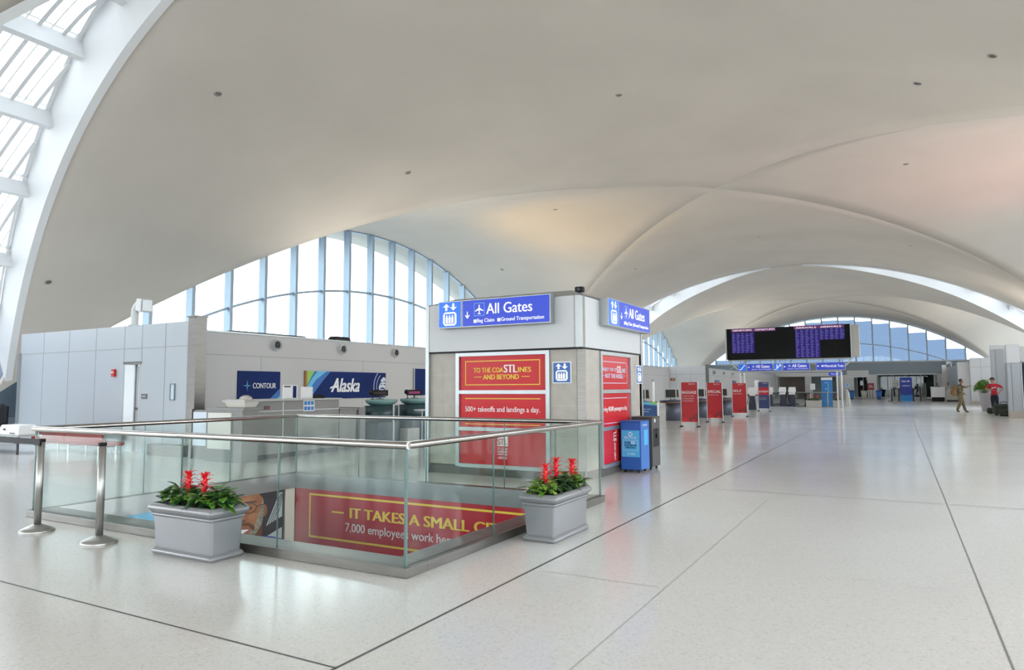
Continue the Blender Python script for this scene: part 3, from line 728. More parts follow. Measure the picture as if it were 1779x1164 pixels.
# ------------------------------------------------------------------ stanchions
def stanchion(label, x, y, lean=0.0):
    t = thing('stanchion_post', label, 'stanchion', (x, y, 0), 0.1, 'steel queue posts by the railing')
    b = MB(); b.lathe([(0.17,0.0),(0.172,0.012),(0.165,0.024),(0.12,0.045),(0.06,0.066),(0.04,0.075),(0.0,0.076)], seg=32, sy=0.92); b.build('base', M_SATIN, t)
    b = MB(); b.lathe([(0.0,0.06),(0.034,0.06),(0.034,0.93),(0.0,0.93)], seg=20)
    if lean: b.v = [p+Vector((lean*p.z,0,0)) for p in b.v]
    b.build('post', M_SATIN, t)
    b = MB(); b.lathe([(0.0,0.915),(0.036,0.915),(0.037,0.945),(0.0,0.948)], (lean*0.93,0,0), seg=20); b.build('cap', M_BLACK, t)
    return t
stanchion('steel queue post with a black belt clipped to it', -7.83, 3.92, 0.01)
stanchion('steel queue post without a belt, next to the silver planter', -6.71, 3.91)
b = MB(); b.box(-9.9, -7.85, 3.905, 3.912, 0.885, 0.945); b.box(-7.90, -7.79, 3.885, 3.93, 0.88, 0.945)
tag(b.build('queue_belt', M_BLACK), 'black retractable belt stretched from the steel queue post', 'belt')
# ------------------------------------------------------------------ things by the white cross wall
M_LBT0 = mat('plaque_marks', (0.45,0.45,0.46), 0.5)
b = MB()
t = thing('fire_alarm', 'small red fire alarm box on the white panelled wall beside the door', 'fire alarm', (-16.52, 9.85, 1.86))
b = MB(); b.box(-0.06,0.06,-0.06,-0.004,-0.09,0.09); b.build('housing', mat('alarm_red', (0.55,0.03,0.02), 0.4), t, bevel=0.008)
b = MB(); b.box(-0.045,0.045,-0.068,-0.055,0.0,0.03); b.build('strobe', M_WPRINT, t)
t = thing('door_sign', 'small grey plaque with raised lettering beside the recessed door', 'sign', (-15.32, 9.85, 1.30))
b = MB(); b.box(-0.10,0.10,-0.016,-0.004,-0.055,0.055); b.build('plate', mat('plaque_grey', (0.12,0.12,0.13), 0.5), t)
b = Flat(Frame((0,-0.016,0),(1,0,0)))
for k_ in range(4): b.rect(-0.07+0.037*k_,-0.02,-0.045+0.037*k_,0.02)
b.build('raised_marks', M_LBT0, t)
t = thing('framed_notice', 'framed paper notice on the white wall near its steel corner', 'picture', (-14.28, 9.85, 1.40))
b = MB()
for q in ((-0.085,-0.06,-0.19,0.19),(0.06,0.085,-0.19,0.19),(-0.06,0.06,-0.19,-0.165),(-0.06,0.06,0.165,0.19)): b.box(q[0],q[1],-0.025,-0.004,q[2],q[3])
b.build('frame', mat('frame_bluegrey', (0.20,0.25,0.30), 0.4), t)
b = MB(); b.box(-0.06,0.06,-0.014,-0.004,-0.165,0.165); b.build('paper', mat('notice_paper', (0.55,0.64,0.72), 0.6), t)
def floodlight(label, x, y, z, aim=1):
    t = thing('floodlight', label, 'lamp', (x, y, z), 0, 'gooseneck floodlights on top of the walls')
    b = MB(); b.lathe([(0.0,0.0),(0.14,0.0),(0.14,0.03),(0.0,0.04)], seg=16); b.build('base', M_WHITE, t)
    pts = [(0,0,0.02),(0,0,0.32)]+[(aim*(0.24-0.24*math.cos(a)), 0, 0.32+0.22*math.sin(a)) for a in (0.35,0.7,1.05,1.4,1.57)]
    b = MB(); b.tube(pts, 0.085, 12); b.build('neck', M_WHITE, t)
    b = MB(); b.hexa([(aim*0.20,-0.13,0.36),(aim*0.44,-0.15,0.30),(aim*0.44,0.15,0.30),(aim*0.20,0.13,0.36)] if aim > 0 else [(aim*0.44,-0.15,0.30),(aim*0.20,-0.13,0.36),(aim*0.20,0.13,0.36),(aim*0.44,0.15,0.30)],
                      [(aim*0.24,-0.13,0.64),(aim*0.46,-0.15,0.62),(aim*0.46,0.15,0.62),(aim*0.24,0.13,0.64)] if aim > 0 else [(aim*0.46,-0.15,0.62),(aim*0.24,-0.13,0.64),(aim*0.24,0.13,0.64),(aim*0.46,0.15,0.62)]); b.build('lamp_head', M_WHITE, t, bevel=0.015)
    b = MB(); b.box(aim*0.45, aim*0.475, -0.12,0.12,0.34,0.59); b.build('lens', M_ALU, t)
    b = MB(); b.bar((-aim*0.04,0,0.30),(aim*0.2,0,0.34),0.03); b.build('bracket', M_ALU, t)
    return t
floodlight('white gooseneck floodlight standing on the white panelled wall before the arched window', -15.98, 9.96, 2.98)
floodlight('white gooseneck floodlight on the far grey wall below the farther left arched window', -15.65, 45.0, 2.99)
floodlight('white gooseneck floodlight above the far white return wall at the end window', 5.0, 88.15, 3.45, -1)
# top edge clutter on the ticket wall
b = MB(); b.box(WX-0.25, WX-0.02, 12.4, 15.0, 2.99, 3.03); struct(b.build('trim_18', M_DARK))
t = thing('black_speaker', 'flat black speaker box lying on top of the grey ticket wall', 'speaker', (WX-0.18, 16.6, 2.99))
b = MB(); b.hexa([(-0.15,-0.42,0),(0.15,-0.42,0),(0.15,0.42,0),(-0.15,0.42,0)],[(-0.12,-0.30,0.13),(0.12,-0.30,0.13),(0.12,0.34,0.13),(-0.12,0.34,0.13)]); b.build('body', M_BLACK, t, bevel=0.02)
b = MB(); b.box(0.13,0.155,-0.3,0.3,0.02,0.05); b.build('grille', M_DARK, t)
def nozzle(label, y, x=WX, z=2.70, r=0.155):
    t = thing('air_nozzle', label, 'air vent', (x, y, z), 0, 'round air nozzles along the ticket walls')
    R = Matrix.Rotation(math.radians(90), 3, 'Y')
    b = MB(); b.lathe([(r*1.08,0.0),(r*1.08,0.02),(r,0.03),(r*0.98,0.09),(r*0.88,0.14),(r*0.86,0.10),(0.0,0.09)], seg=20, axis=R); b.build('housing', M_WHITE, t)
    R2 = Matrix.Rotation(math.radians(-22), 3, 'Z') @ Matrix.Rotation(math.radians(86), 3, 'Y')
    b = MB(); b.lathe([(r*0.74,0.04),(r*0.76,0.17),(r*0.70,0.175),(r*0.62,0.05)], seg=20, axis=R2); b.build('nozzle', M_ALU, t)
    b = MB(); b.lathe([(0.0,0.14),(r*0.50,0.14),(r*0.50,0.15),(0.0,0.155)], seg=20, axis=R2); b.build('throat', M_DARK, t)
    return t
nozzle('round air nozzle next to the steel corner of the white wall', 11.05, z=2.66)
nozzle('round air nozzle on the grey wall above the compass logo sign', 13.83)
nozzle('round air nozzle on the grey wall above the middle of the long dark blue sign', 16.5)
nozzle('round air nozzle on the grey wall nearest the elevator enclosure', 19.15)
for i, (y, lb) in enumerate(((57.0,'nearest the white cross wall'),(60.5,'second from the white cross wall'),(64.2,'third from the white cross wall'),(68.2,'fourth from the white cross wall'))):
    nozzle('small far air nozzle on the second grey wall, '+lb, y, -13.2, 2.62, 0.17)

# ------------------------------------------------------------------ airline signs on the ticket wall
FE = lambda y, z, x=WX: Frame((x, y, z), (0,1,0))
M_NAVY = mat('navy_print', (0.008, 0.025, 0.13), 0.55, spec=0.15, noise=(0.8, 0.15))
t = thing('airline_sign', 'dark blue square sign reading CONTOUR with a pale compass star', 'sign', (WX, 12.56, 1.15))
b = MB(); b.box(0.0,0.03,0,1.46,0,0.80); b.build('sign_face', M_NAVY, t, bevel=0.004)
fr = Frame((0.031,0,0),(0,1,0)); M_CYAN = mat('cyan_print', (0.14,0.52,0.82), 0.5); M_MIDB = mat('mid_blue_print', (0.03,0.17,0.50), 0.5)
b = Flat(fr); b.poly([(1.06,0.0),(1.46,0.0),(1.46,0.34)]); b.build('swoosh', M_MIDB, t)
b = Flat(fr, 0.003); b.poly([(1.30,0.0),(1.46,0.0),(1.46,0.13)]); b.build('corner_swoosh', M_CYAN, t)
b = Flat(fr, 0.002)
for a in range(4):
    c, s_ = math.cos(a*math.pi/2), math.sin(a*math.pi/2)
    P = lambda u, v: (0.31+u*c-v*s_, 0.40+u*s_+v*c)
    b.poly([P(0.0,0.022),P(0.022,0.0),P(0.14,0.0),P(0.022,0.012)]); b.poly([P(0.022,-0.018),P(0.14,0.0),P(0.022,0.0)])
b.build('compass_star', M_CYAN, t)
text('CONTOUR', fr, 0.50, 0.325, 0.80, 0.15, M_WPRINT, t, bold=0.012)
t = thing('airline_sign', 'long dark blue sign reading Alaska with a smiling parka hood face', 'sign', (WX, 15.02, 1.15))
b = MB(); b.box(0.0,0.05,0,3.64,0,0.84); b.build('sign_face', M_NAVY, t, bevel=0.004)
b = MB(); b.box(0.0,0.06,-0.07,0.0,-0.01,0.85); b.build('wood_edge', mat('orange_wood', (0.42,0.18,0.05), 0.5), t)
fr = Frame((0.051,0,0),(0,1,0))
b = Flat(fr); b.poly([(0,0.30),(0.25,0.55),(0.62,0.84),(0,0.84)]); b.poly([(0,0.0),(0.12,0.0),(0.6,0.5),(0.98,0.84),(0.6,0.84),(0,0.26)]); b.build('blue_swoosh', M_MIDB, t)
b = Flat(fr, 0.003); b.poly([(0,0.36),(0.18,0.60),(0.42,0.84),(0.80,0.84),(0.36,0.58),(0.08,0.26),(0,0.12)]); b.build('cyan_swoosh', M_CYAN, t)
b = Flat(fr, 0.006); b.poly([(0,0.40),(0.16,0.66),(0.30,0.84),(0,0.84)]); b.build('green_swoosh', mat('lime_print', (0.30,0.62,0.10), 0.5), t)
text('Alaska', fr, 1.02, 0.20, 1.28, 0.44, M_WPRINT, t, bold=0.035, shear=0.32)
b = Flat(fr, 0.0045); b.poly([(0.95,0.30),(1.30,0.40),(1.30,0.45),(0.98,0.36)]); b.build('script_stroke', M_WPRINT, t)
b = Flat(fr); b.ring(3.62, 0.36, 0.60, 0.035, 0.62, a0=132, a1=203); b.build('hood_ring', mat('lilac_print', (0.42,0.40,0.66), 0.5), t)
b = Flat(fr); b.ring(3.62, 0.36, 0.46, 0.02, 0.48, a0=125, a1=190); b.build('hood_line', M_PALEPRINT, t)
b = Flat(fr); b.poly([(3.30,0.06),(3.62,0.04),(3.62,0.66),(3.52,0.70),(3.40,0.62),(3.33,0.46),(3.27,0.36),(3.29,0.24)]); b.build('hood_face', mat('face_print_pale', (0.66,0.70,0.80), 0.5), t)
b = Flat(fr, 0.003); b.line([(3.34,0.50),(3.44,0.53)],0.03); b.line([(3.50,0.54),(3.62,0.53)],0.03); b.line([(3.36,0.44),(3.44,0.44)],0.03); b.line([(3.52,0.44),(3.60,0.44)],0.035)
b.poly([(3.34,0.26),(3.42,0.30),(3.52,0.28),(3.60,0.22),(3.58,0.30),(3.46,0.35),(3.36,0.32)]); b.poly([(3.34,0.10),(3.44,0.14),(3.60,0.10),(3.60,0.06),(3.34,0.06)]); b.line([(3.36,0.20),(3.46,0.17),(3.58,0.18)],0.025); b.build('hood_features', M_NAVY, t)
t = thing('airline_sign', 'plain dark blue sign half hidden behind the elevator enclosure', 'sign', (WX, 20.3, 1.2))
b = MB(); b.box(0,0.04,0,2.6,0,0.98); b.build('sign_face', M_NAVY, t, bevel=0.004)
b = MB(); b.box(0,0.05,-0.05,0,-0.01,0.99); b.build('sign_frame', M_ALU, t)

# ------------------------------------------------------------------ ticket counter
M_CNT = mat('counter_grey', (0.25, 0.245, 0.24), 0.45, noise=(0.8, 0.06)); M_CNTT = mat('counter_top', (0.47,0.46,0.45), 0.35, noise=(1.0,0.05))
t = thing('ticket_counter', 'long grey ticket counter below the dark blue airline signs', 'counter', (-11.5, 9.75, 0))
b = MB(); b.box(-0.75,0.0,0.0,2.45,0.10,1.20); b.build('body', M_CNT, t, bevel=0.006)
b = MB(); b.box(-0.72,-0.05,0.03,2.42,0,0.10); b.build('plinth', M_DARK, t)
b = MB(); b.box(-0.80,0.06,-0.05,2.50,1.20,1.24); b.build('worktop', M_CNTT, t, bevel=0.006)
b = MB(); b.box(-0.01,0.006,0.75,0.775,0.1,1.2); b.box(-0.01,0.004,0.0,2.45,0.985,1.0); b.box(-0.01,0.004,0,2.45,0.36,0.37); b.build('seam', M_ALU, t)
t = thing('ticket_counter', 'lower grey counter section between the long counter and the teal topped desks', 'counter', (-11.55, 12.25, 0))
b = MB(); b.box(-0.7,0,0.02,0.62,0.08,0.94); b.build('body', M_CNT, t, bevel=0.006); b = MB(); b.box(-0.72,0.03,0.01,0.64,0.94,0.985); b.build('worktop', mat('counter_dark_top', (0.22,0.22,0.20), 0.4), t)
b = MB(); b.box(-0.66,-0.04,0.03,0.6,0,0.08); b.build('plinth', M_DARK, t)
b = MB(); b.box(-0.6,0.05,0.65,0.87,0.0,1.0); b.build('end_post', mat('counter_end', (0.26,0.25,0.26), 0.5), t)
t = thing('bag_drop_podium', 'low grey bag podium with a bluish white front beside the steel wall corner', 'podium', (-13.05, 9.5, 0))
b = MB(); b.box(-0.08,0.60,0.02,0.22,0.0,1.02); b.build('body', M_CNT, t); b = MB(); b.box(0.0,0.46,-0.012,0.02,0.28,0.98); b.build('front_panel', mat('blue_lit_panel', (0.62,0.68,0.78), 0.3), t)  # white front panel, the blue light on it put into its colour
b = MB(); b.box(-0.1,-0.02,-0.03,0.2,0,1.04); b.build('side_post', M_STEEL, t)
t = thing('bag_drop_podium', 'low grey bag podium with a cream white front at the counter end', 'podium', (-12.36, 9.3, 0))
b = MB(); b.box(-0.04,1.04,0.02,0.42,0.0,1.04); b.build('body', M_CNT, t); b = MB(); b.box(0.05,0.74,-0.012,0.02,0.26,0.98); b.build('front_panel', mat('cream_panel', (0.66,0.65,0.61), 0.4), t)
b = MB(); b.box(-0.06,1.1,0.0,0.44,1.04,1.08); b.build('worktop', M_CNT, t)
t = thing('sign_holder', 'white sheet in a stand on the counter, with a dark blue edge strip', 'notice', (-11.62, 10.62, 1.24))
b = MB(); b.box(-0.02,0.0,0,0.40,0,0.30); b.build('sheet', M_WPRINT, t); b = MB(); b.box(0.0,0.004,0.27,0.37,0.02,0.28); b.build('blue_strip', M_NAVY, t); b = MB(); b.box(0.0,0.004,0.02,0.20,0.25,0.28); b.build('header_strip', M_DARK, t)
b = MB(); b.box(-0.10,0.02,0.02,0.38,0,0.012); b.build('base', M_ALU, t)
t = thing('sign_holder', 'plain white sheet in a stand on the counter before the long dark blue sign', 'notice', (-11.60, 11.12, 1.24))
b = MB(); b.box(-0.02,0.0,0,0.34,0,0.26); b.build('sheet', M_WPRINT, t); b = MB(); b.box(-0.10,0.02,0.02,0.32,0,0.012); b.build('base', M_ALU, t)
t = thing('blue_leaflet', 'blue and white printed notice fixed to the front of the grey counter', 'notice', (-11.495, 11.08, 0.96))
b = MB(); b.box(0,0.008,0,0.33,0,0.24); b.build('sheet', M_WPRINT, t)
b = Flat(Frame((0.009,0,0),(0,1,0)))
for i in range(3):
    for j in range(2): b.rect(0.02+0.10*i, 0.02+0.115*j, 0.10+0.10*i, 0.105+0.115*j)
b.build('printed_squares', mat('leaflet_blue', (0.03,0.22,0.62), 0.5), t)
t = thing('counter_plaque', 'tiny dark red plaque on the grey counter beside the cream tray box', 'sign', (-11.495, 10.0, 1.03))
b = MB(); b.box(0,0.012,0,0.14,0,0.07); b.build('plate', M_DARK, t); b = MB(); b.box(0.012,0.016,0.02,0.12,0.015,0.05); b.build('red_mark', mat('dull_red', (0.35,0.05,0.05), 0.5), t)
t = thing('bag_sizer', 'cream white tapered tray box on the low podium at the counter end', 'tray', (-11.3, 9.5, 1.081))
b = MB(); b.hexa([(-0.5,-0.15,0),(0.0,-0.15,0),(0.0,0.12,0),(-0.5,0.12,0)],[(-0.56,-0.2,0.13),(0.06,-0.2,0.13),(0.06,0.18,0.13),(-0.56,0.18,0.13)]); b.build('basket', mat('cream_plastic', (0.64,0.62,0.57), 0.5), t, bevel=0.02)
b = MB(); b.box(-0.58,0.08,-0.22,0.2,0.12,0.15); b.build('rim', M_CNTT, t)
t = thing('paper_stack', 'crumpled grey paper bundle lying on the cream tray box', 'paper', (-11.45, 9.5, 1.232))
b = MB(); b.lathe([(0.13,0),(0.15,0.03),(0.12,0.07),(0.05,0.10),(0,0.1)], seg=9, sy=0.8); b.build('papers', mat('grey_paper', (0.42,0.38,0.36), 0.8, noise=(12,0.4)), t)
b = MB(); b.box(-0.16,0.1,-0.12,0.14,0,0.02); b.build('tray', M_CNTT, t)
t = thing('handset', 'flat black handset lying on the far end of the long counter', 'phone', (-11.65, 11.55, 1.24))
b = MB(); b.box(-0.08,0.06,0,0.30,0,0.045); b.build('body', M_BLACK, t, bevel=0.015); b = MB(); b.tube([(0,0.02,0.05),(0.0,0.15,0.075),(0,0.28,0.05)],0.018,8); b.build('receiver', M_BLACK, t)
# teal topped desks with monitors
M_TEAL = mat('teal_glass_top', (0.20,0.36,0.36), 0.25, noise=(1.0,0.1)); M_DTEAL = mat('dark_teal', (0.02,0.055,0.065), 0.35, noise=(1.0,0.15))
def teal_desk(label, y):
    t = thing('check_in_desk', label, 'desk', (-11.6, y, 0), 0, 'check in desks with rounded teal tops')
    b = MB(); b.lathe([(0.0,1.02),(0.30,1.02),(0.42,1.08),(0.47,1.14),(0.44,1.18),(0.0,1.185)], seg=28, sx=0.8, sy=1.0); b.build('desk_top', M_TEAL, t)
    b = MB(); b.lathe([(0.0,0.62),(0.46,0.62),(0.46,1.02),(0.0,1.02)], seg=24, sx=0.8, sy=1.1); b.build('apron', M_DTEAL, t)
    b = MB(); b.box(-0.24,0.24,-0.42,0.42,0.0,0.62); b.build('pedestal', mat('desk_blue_grey', (0.13,0.155,0.19), 0.5, noise=(0.9,0.1)), t)
    b = MB(); b.box(0.36,0.40,-0.03,0.03,0,1.05); b.build('post', M_ALU, t)
    b = MB(); b.box(0.24,0.5,0.45,0.95,0,0.42); b.build('bag_scale', M_CNTT, t, bevel=0.01)
    return t
teal_desk('rounded teal topped check in desk below the hooded face logo', 13.85)
teal_desk('rounded teal topped check in desk half hidden by the elevator enclosure', 15.25)
def monitor(label, x, y, z, rz, body, scr, wdt=0.42, h=0.32, group='computer monitors on the check in desks'):
    t = thing('computer_monitor', label, 'monitor', (x, y, z), rz, group)
    b = MB(); b.box(-0.02,0.02,-wdt/2,wdt/2,0.08,0.08+h); b.v = [Vector((p.x-(p.z-0.08)*0.22, p.y, p.z)) for p in b.v]; b.build('screen_housing', body, t, bevel=0.008)
    b = MB(); b.box(0.021,0.024,-wdt/2+0.05,wdt/2-0.05,0.12,0.04+h); b.v = [Vector((p.x-(p.z-0.08)*0.22, p.y, p.z)) for p in b.v]; b.build('screen', scr, t)
    b = MB(); b.tube([(0,0,0),(0,0,0.1)],0.02,8); b.build('stand', M_DARK, t)
    b = MB(); b.box(-0.09,0.09,-0.1,0.1,0,0.012); b.build('base', M_DARK, t)
    return t
M_SCR = mat('dark_screen', (0.03,0.032,0.036), 0.2); M_BRWN = mat('brown_screen', (0.05,0.028,0.028), 0.3); M_PINK = mat('pink_film', (0.42,0.07,0.22), 0.4)
monitor('dark monitor lying back on the desk below the hooded face logo', -11.7, 13.9, 1.185, -0.9, M_BLACK, M_BRWN, 0.42, 0.15)
monitor('dark monitor with a pink edge on the desk at the elevator enclosure', -11.7, 15.35, 1.185, -0.9, M_BLACK, M_PINK, 0.42, 0.15)
def desk_phone(label, x, y, z):
    t = thing('gooseneck_microphone', label, 'microphone', (x, y, z), 0.4, 'black microphones on the teal desks')
    b = MB(); b.tube([(0,0,0),(0,-0.02,0.10),(0,-0.08,0.17)],0.012,8); b.build('neck', M_BLACK, t)
    b = MB(); b.lathe([(0,-0.07),(0.05,-0.05),(0.07,0.0),(0.05,0.05),(0,0.07)],(0,-0.10,0.18),12); b.build('head', M_BLACK, t)
    b = MB(); b.lathe([(0,0),(0.05,0),(0.05,0.015),(0,0.02)],seg=12); b.build('base', M_DARK, t)
desk_phone('black round headed microphone on the desk below the hooded face logo', -11.62, 13.52, 1.18)
desk_phone('black round headed microphone on the desk at the elevator enclosure', -11.62, 14.95, 1.18)
t = thing('tray_table', 'small white tray on a pole between the two teal desks', 'tray', (-10.8, 14.5, 0))
b = MB(); b.lathe([(0,0.88),(0.2,0.88),(0.22,0.91),(0,0.905)],seg=20); b.build('tray', M_WPRINT, t); b = MB(); b.tube([(0,0,0.02),(0,0,0.88)],0.015,8); b.build('pole', M_ALU, t); b = MB(); b.lathe([(0,0),(0.16,0),(0.14,0.03),(0,0.035)],seg=18); b.build('base', M_ALU, t)

# ------------------------------------------------------------------ bench and papers behind the railing
t = thing('seat_bench', 'red padded bench with chrome legs in front of the white wall', 'bench', (-17.9, 8.9, 0))
M_BENCH = mat('red_vinyl', (0.30,0.008,0.014), 0.5, spec=0.2, noise=(2,0.08))
b = MB(); b.box(-0.35,1.1,0,0.08,0.26,0.52); b.build('backrest', M_BENCH, t, bevel=0.03)
b = MB(); b.box(1.12,2.55,0,0.08,0.26,0.52); b.build('backrest', M_BENCH, t, bevel=0.03)
b = MB(); b.box(-0.35,2.55,0.08,0.55,0.20,0.28); b.build('seat', M_BENCH, t, bevel=0.03)
for x in (-0.1, 1.1, 2.3):
    b = MB(); b.tube([(x,0.1,0.2),(x,0.1,0.0)],0.025,8); b.tube([(x,0.5,0.2),(x,0.5,0.0)],0.025,8); b.bar((x,0.1,0.18),(x,0.5,0.18),0.03); b.build('leg', M_CHROME, t)
t = thing('printer', 'low white printer on a side table by the edge of the white wall', 'printer', (-18.3, 8.2, 0.0))
b = MB(); b.box(-1.3,0.95,0,0.5,0.40,0.44); b.build('table_top', M_CNTT, t)
for x, y in ((-1.2,0.05),(0.85,0.05),(-1.2,0.45),(0.85,0.45)):
    b = MB(); b.box(x-0.02,x+0.02,y-0.02,y+0.02,0,0.40); b.build('leg', M_DARK, t)
b = MB(); b.hexa([(0.0,0.02,0.44),(0.9,0.02,0.44),(0.9,0.48,0.44),(0.0,0.48,0.44)],[(0.06,0.06,0.66),(0.84,0.06,0.66),(0.84,0.44,0.66),(0.06,0.44,0.66)]); b.build('housing', M_WPRINT, t, bevel=0.02)
b = MB(); b.box(0.25,0.32,0.012,0.03,0.54,0.58); b.box(0.55,0.75,0.012,0.03,0.47,0.49); b.build('buttons', M_DARK, t)
b = MB(); b.hexa([(-0.85,0.02,0.44),(-0.05,0.02,0.44),(-0.05,0.48,0.44),(-0.85,0.48,0.44)],[(-0.8,0.06,0.58),(-0.2,0.06,0.58),(-0.2,0.44,0.58),(-0.8,0.44,0.58)]); b.build('paper_tray', MATS['grey_paper'], t, bevel=0.02)
# glazed door and dark figure-like shape beyond the wall's outer edge
b = MB(); b.box(-21.0,-20.86,9.15,9.25,0,2.42); b.box(-23.5,-20.8,9.12,9.28,2.42,2.50); struct(b.build('trim_19', M_ALU))
b = MB(); b.box(-25.2,-25.0,2.0,13.0,0,3.6); struct(b.build('wall_corner', mat('blue_grey_wall', (0.17,0.20,0.25), 0.5, noise=(0.5,0.08))))
t = thing('black_chair', 'black high backed chair beyond the outer edge of the white wall', 'chair', (-23.35, 10.6, 0))
b = MB(); b.hexa([(-0.28,-0.05,0.45),(0.28,-0.05,0.45),(0.28,0.03,0.45),(-0.28,0.03,0.45)],[(-0.26,0.05,1.08),(0.10,0.05,0.98),(0.10,0.12,0.98),(-0.26,0.12,1.08)]); b.build('backrest', M_BLACK, t, bevel=0.02)
b = MB(); b.box(-0.27,0.27,-0.45,0.0,0.42,0.5); b.build('seat', M_BLACK, t, bevel=0.02)
for x, y in ((-0.22,-0.4),(0.22,-0.4),(-0.22,-0.02),(0.22,-0.02)):
    b = MB(); b.tube([(x,y,0.42),(x,y,0)],0.018,6); b.build('leg', M_DARK, t)

# ------------------------------------------------------------------ elevator enclosure
EX0, EX1, EY0, EY1 = -7.20, -4.27, 9.87, 12.66
M_TILE = bpy.data.materials.new('beige_tile'); M_TILE.use_nodes = True
def tile_nodes(m):
    n = m.node_tree.nodes; L = m.node_tree.links; bs = n['Principled BSDF']; t = n.new('ShaderNodeTexCoord')
    nz = n.new('ShaderNodeTexNoise'); nz.inputs['Scale'].default_value = 6; nz.inputs['Detail'].default_value = 6; L.new(t.outputs['Object'], nz.inputs['Vector'])
    r = n.new('ShaderNodeValToRGB'); r.color_ramp.elements[0].position = 0.3; r.color_ramp.elements[1].position = 0.7
    r.color_ramp.elements[0].color = (0.40,0.365,0.325,1); r.color_ramp.elements[1].color = (0.47,0.435,0.39,1)
    L.new(nz.outputs['Fac'], r.inputs[0]); L.new(r.outputs[0], bs.inputs['Base Color']); bs.inputs['Roughness'].default_value = 0.4
tile_nodes(M_TILE)
el = thing('elevator_enclosure', 'square tiled elevator enclosure with red window films and a white top band', 'elevator', (EX0, EY0, 0))
W, D = EX1-EX0, EY1-EY0
ZB, ZT = 2.06, 2.90
# tiled walls with a window opening on the two seen faces
b = MB()
wx0, wx1 = 0.59, 2.35      # opening on the front face
b.box(0.0,wx0,0,0.12,0.15,ZB); b.build('tile_wall', M_TILE, el)
b = MB(); b.box(wx1,W-0.08,0,0.12,0.15,ZB); b.build('tile_wall', M_TILE, el)
b = MB()
wy0, wy1 = 0.70, 2.16      # opening on the side face
b.box(W-0.12,W,0.08,wy0,0.15,ZB); b.build('tile_wall', M_TILE, el)
b = MB(); b.box(W-0.12,W,wy1,D,0.15,ZB); b.box(0,0.12,0.12,D,0.15,ZB); b.box(0,W,D-0.12,D,0.15,ZB)
b.build('tile_wall', M_TILE, el)
b = MB()
for z in (0.66, 1.17, 1.68):
    b.box(0,wx0,-0.003,0.004,z-0.004,z+0.004); b.box(wx1,W-0.08,-0.003,0.004,z-0.004,z+0.004)
    b.box(W-0.004,W+0.003,0.08,wy0,z-0.004,z+0.004); b.box(W-0.004,W+0.003,wy1,D,z-0.004,z+0.004)
b.box(0.30,0.308,-0.003,0.004,0.15,ZB); b.box(2.56,2.568,-0.003,0.004,0.15,ZB)
b.build('tile_joints', mat('tile_grout', (0.52,0.50,0.46), 0.7), el)
b = MB(); b.box(0.01,W-0.02,0.0,0.1,0,0.16); b.box(W-0.1,W-0.005,0.02,D,0,0.16); b.box(0.01,0.1,0.02,D,0,0.16); b.build('plinth', mat('dark_plinth', (0.10,0.095,0.09), 0.4, noise=(2,0.1)), el)
# white band above
b = MB(); b.box(-0.02,W-0.02,-0.03,D+0.02,ZB+0.02,ZT); b.build('fascia_core', M_ALU, el)
b = MB(); b.box(0.02,W-0.12,-0.045,-0.03,ZB+0.02,ZT-0.01); b.build('fascia_front', M_WHITE, el)
b = MB(); b.box(W-0.02,W+0.0,0.10,D,ZB+0.02,ZT-0.01); b.build('fascia_side', M_WHITE, el)
b = MB(); b.box(-0.03,W+0.01,-0.05,D+0.03,ZB-0.005,ZB+0.022); b.build('shadow_gap', M_BLACK, el)
b = MB(); b.hexa([(-0.03,-0.05,ZT),(W+0.01,-0.05,ZT),(W+0.01,D+0.03,ZT),(-0.03,D+0.03,ZT)],[(0.35,0.3,ZT+0.13),(W-0.3,0.3,ZT+0.13),(W-0.3,D-0.3,ZT+0.13),(0.35,D-0.3,ZT+0.13)]); b.build('roof', M_ALU, el)
b = MB(); b.hexa([(W-0.12,-0.048,ZB+0.02),(W+0.006,0.10,ZB+0.02),(W-0.1,0.2,ZB+0.02),(W-0.2,0.05,ZB+0.02)],[(W-0.12,-0.048,ZT+0.01),(W+0.006,0.10,ZT+0.01),(W-0.1,0.2,ZT+0.01),(W-0.2,0.05,ZT+0.01)]); b.build('fascia_corner', M_STEEL, el)
b = MB(); b.hexa([(W-0.09,-0.012,0),(W+0.012,0.09,0),(W-0.06,0.16,0),(W-0.16,0.06,0)],[(W-0.09,-0.012,ZB),(W+0.012,0.09,ZB),(W-0.06,0.16,ZB),(W-0.16,0.06,ZB)]); b.build('corner_post', M_STEEL, el)
b = MB(); b.box(-0.04,0.03,-0.055,0.05,0,ZT); b.build('corner_post', M_ALU, el)
b = MB(); b.box(W-0.05,W+0.015,D-0.04,D+0.035,0,ZT); b.build('corner_post', M_ALU, el)
# window frames
def win(face):
    b = MB(); z0, zt = 0.14, 2.02
    rails = (z0+0.02, 0.77, 1.385, zt)
    if face == 0:
        for x in (wx0+0.02, wx1-0.02): b.box(x-0.035,x+0.035,-0.03,0.06,z0,zt+0.03)
        for z in rails: b.box(wx0+0.055,wx1-0.055,-0.027,0.058,z-0.03,z+0.03)
    else:
        for y in (wy0+0.02, wy1-0.02): b.box(W-0.06,W+0.03,y-0.035,y+0.035,z0,zt+0.03)
        for z in rails: b.box(W-0.058,W+0.027,wy0+0.055,wy1-0.055,z-0.03,z+0.03)
    b.build('window_frame', M_ALU, el)
win(0); win(1)
zs = ((1.415,1.99),(0.80,1.355),(0.19,0.74))
films = []
M_RED2 = mat('red_window_film', (0.60,0.020,0.030), 0.25, spec=0.25, noise=(1.0,0.03))
for z0, z1 in zs:
    b = MB(); b.box(wx0+0.055,wx1-0.055,0.005,0.02,z0,z1); films.append(b.build('red_film', M_RED2, el))
f0 = Frame((wx0+0.055, 0.004, 0), (1,0,0))
o = films[0]
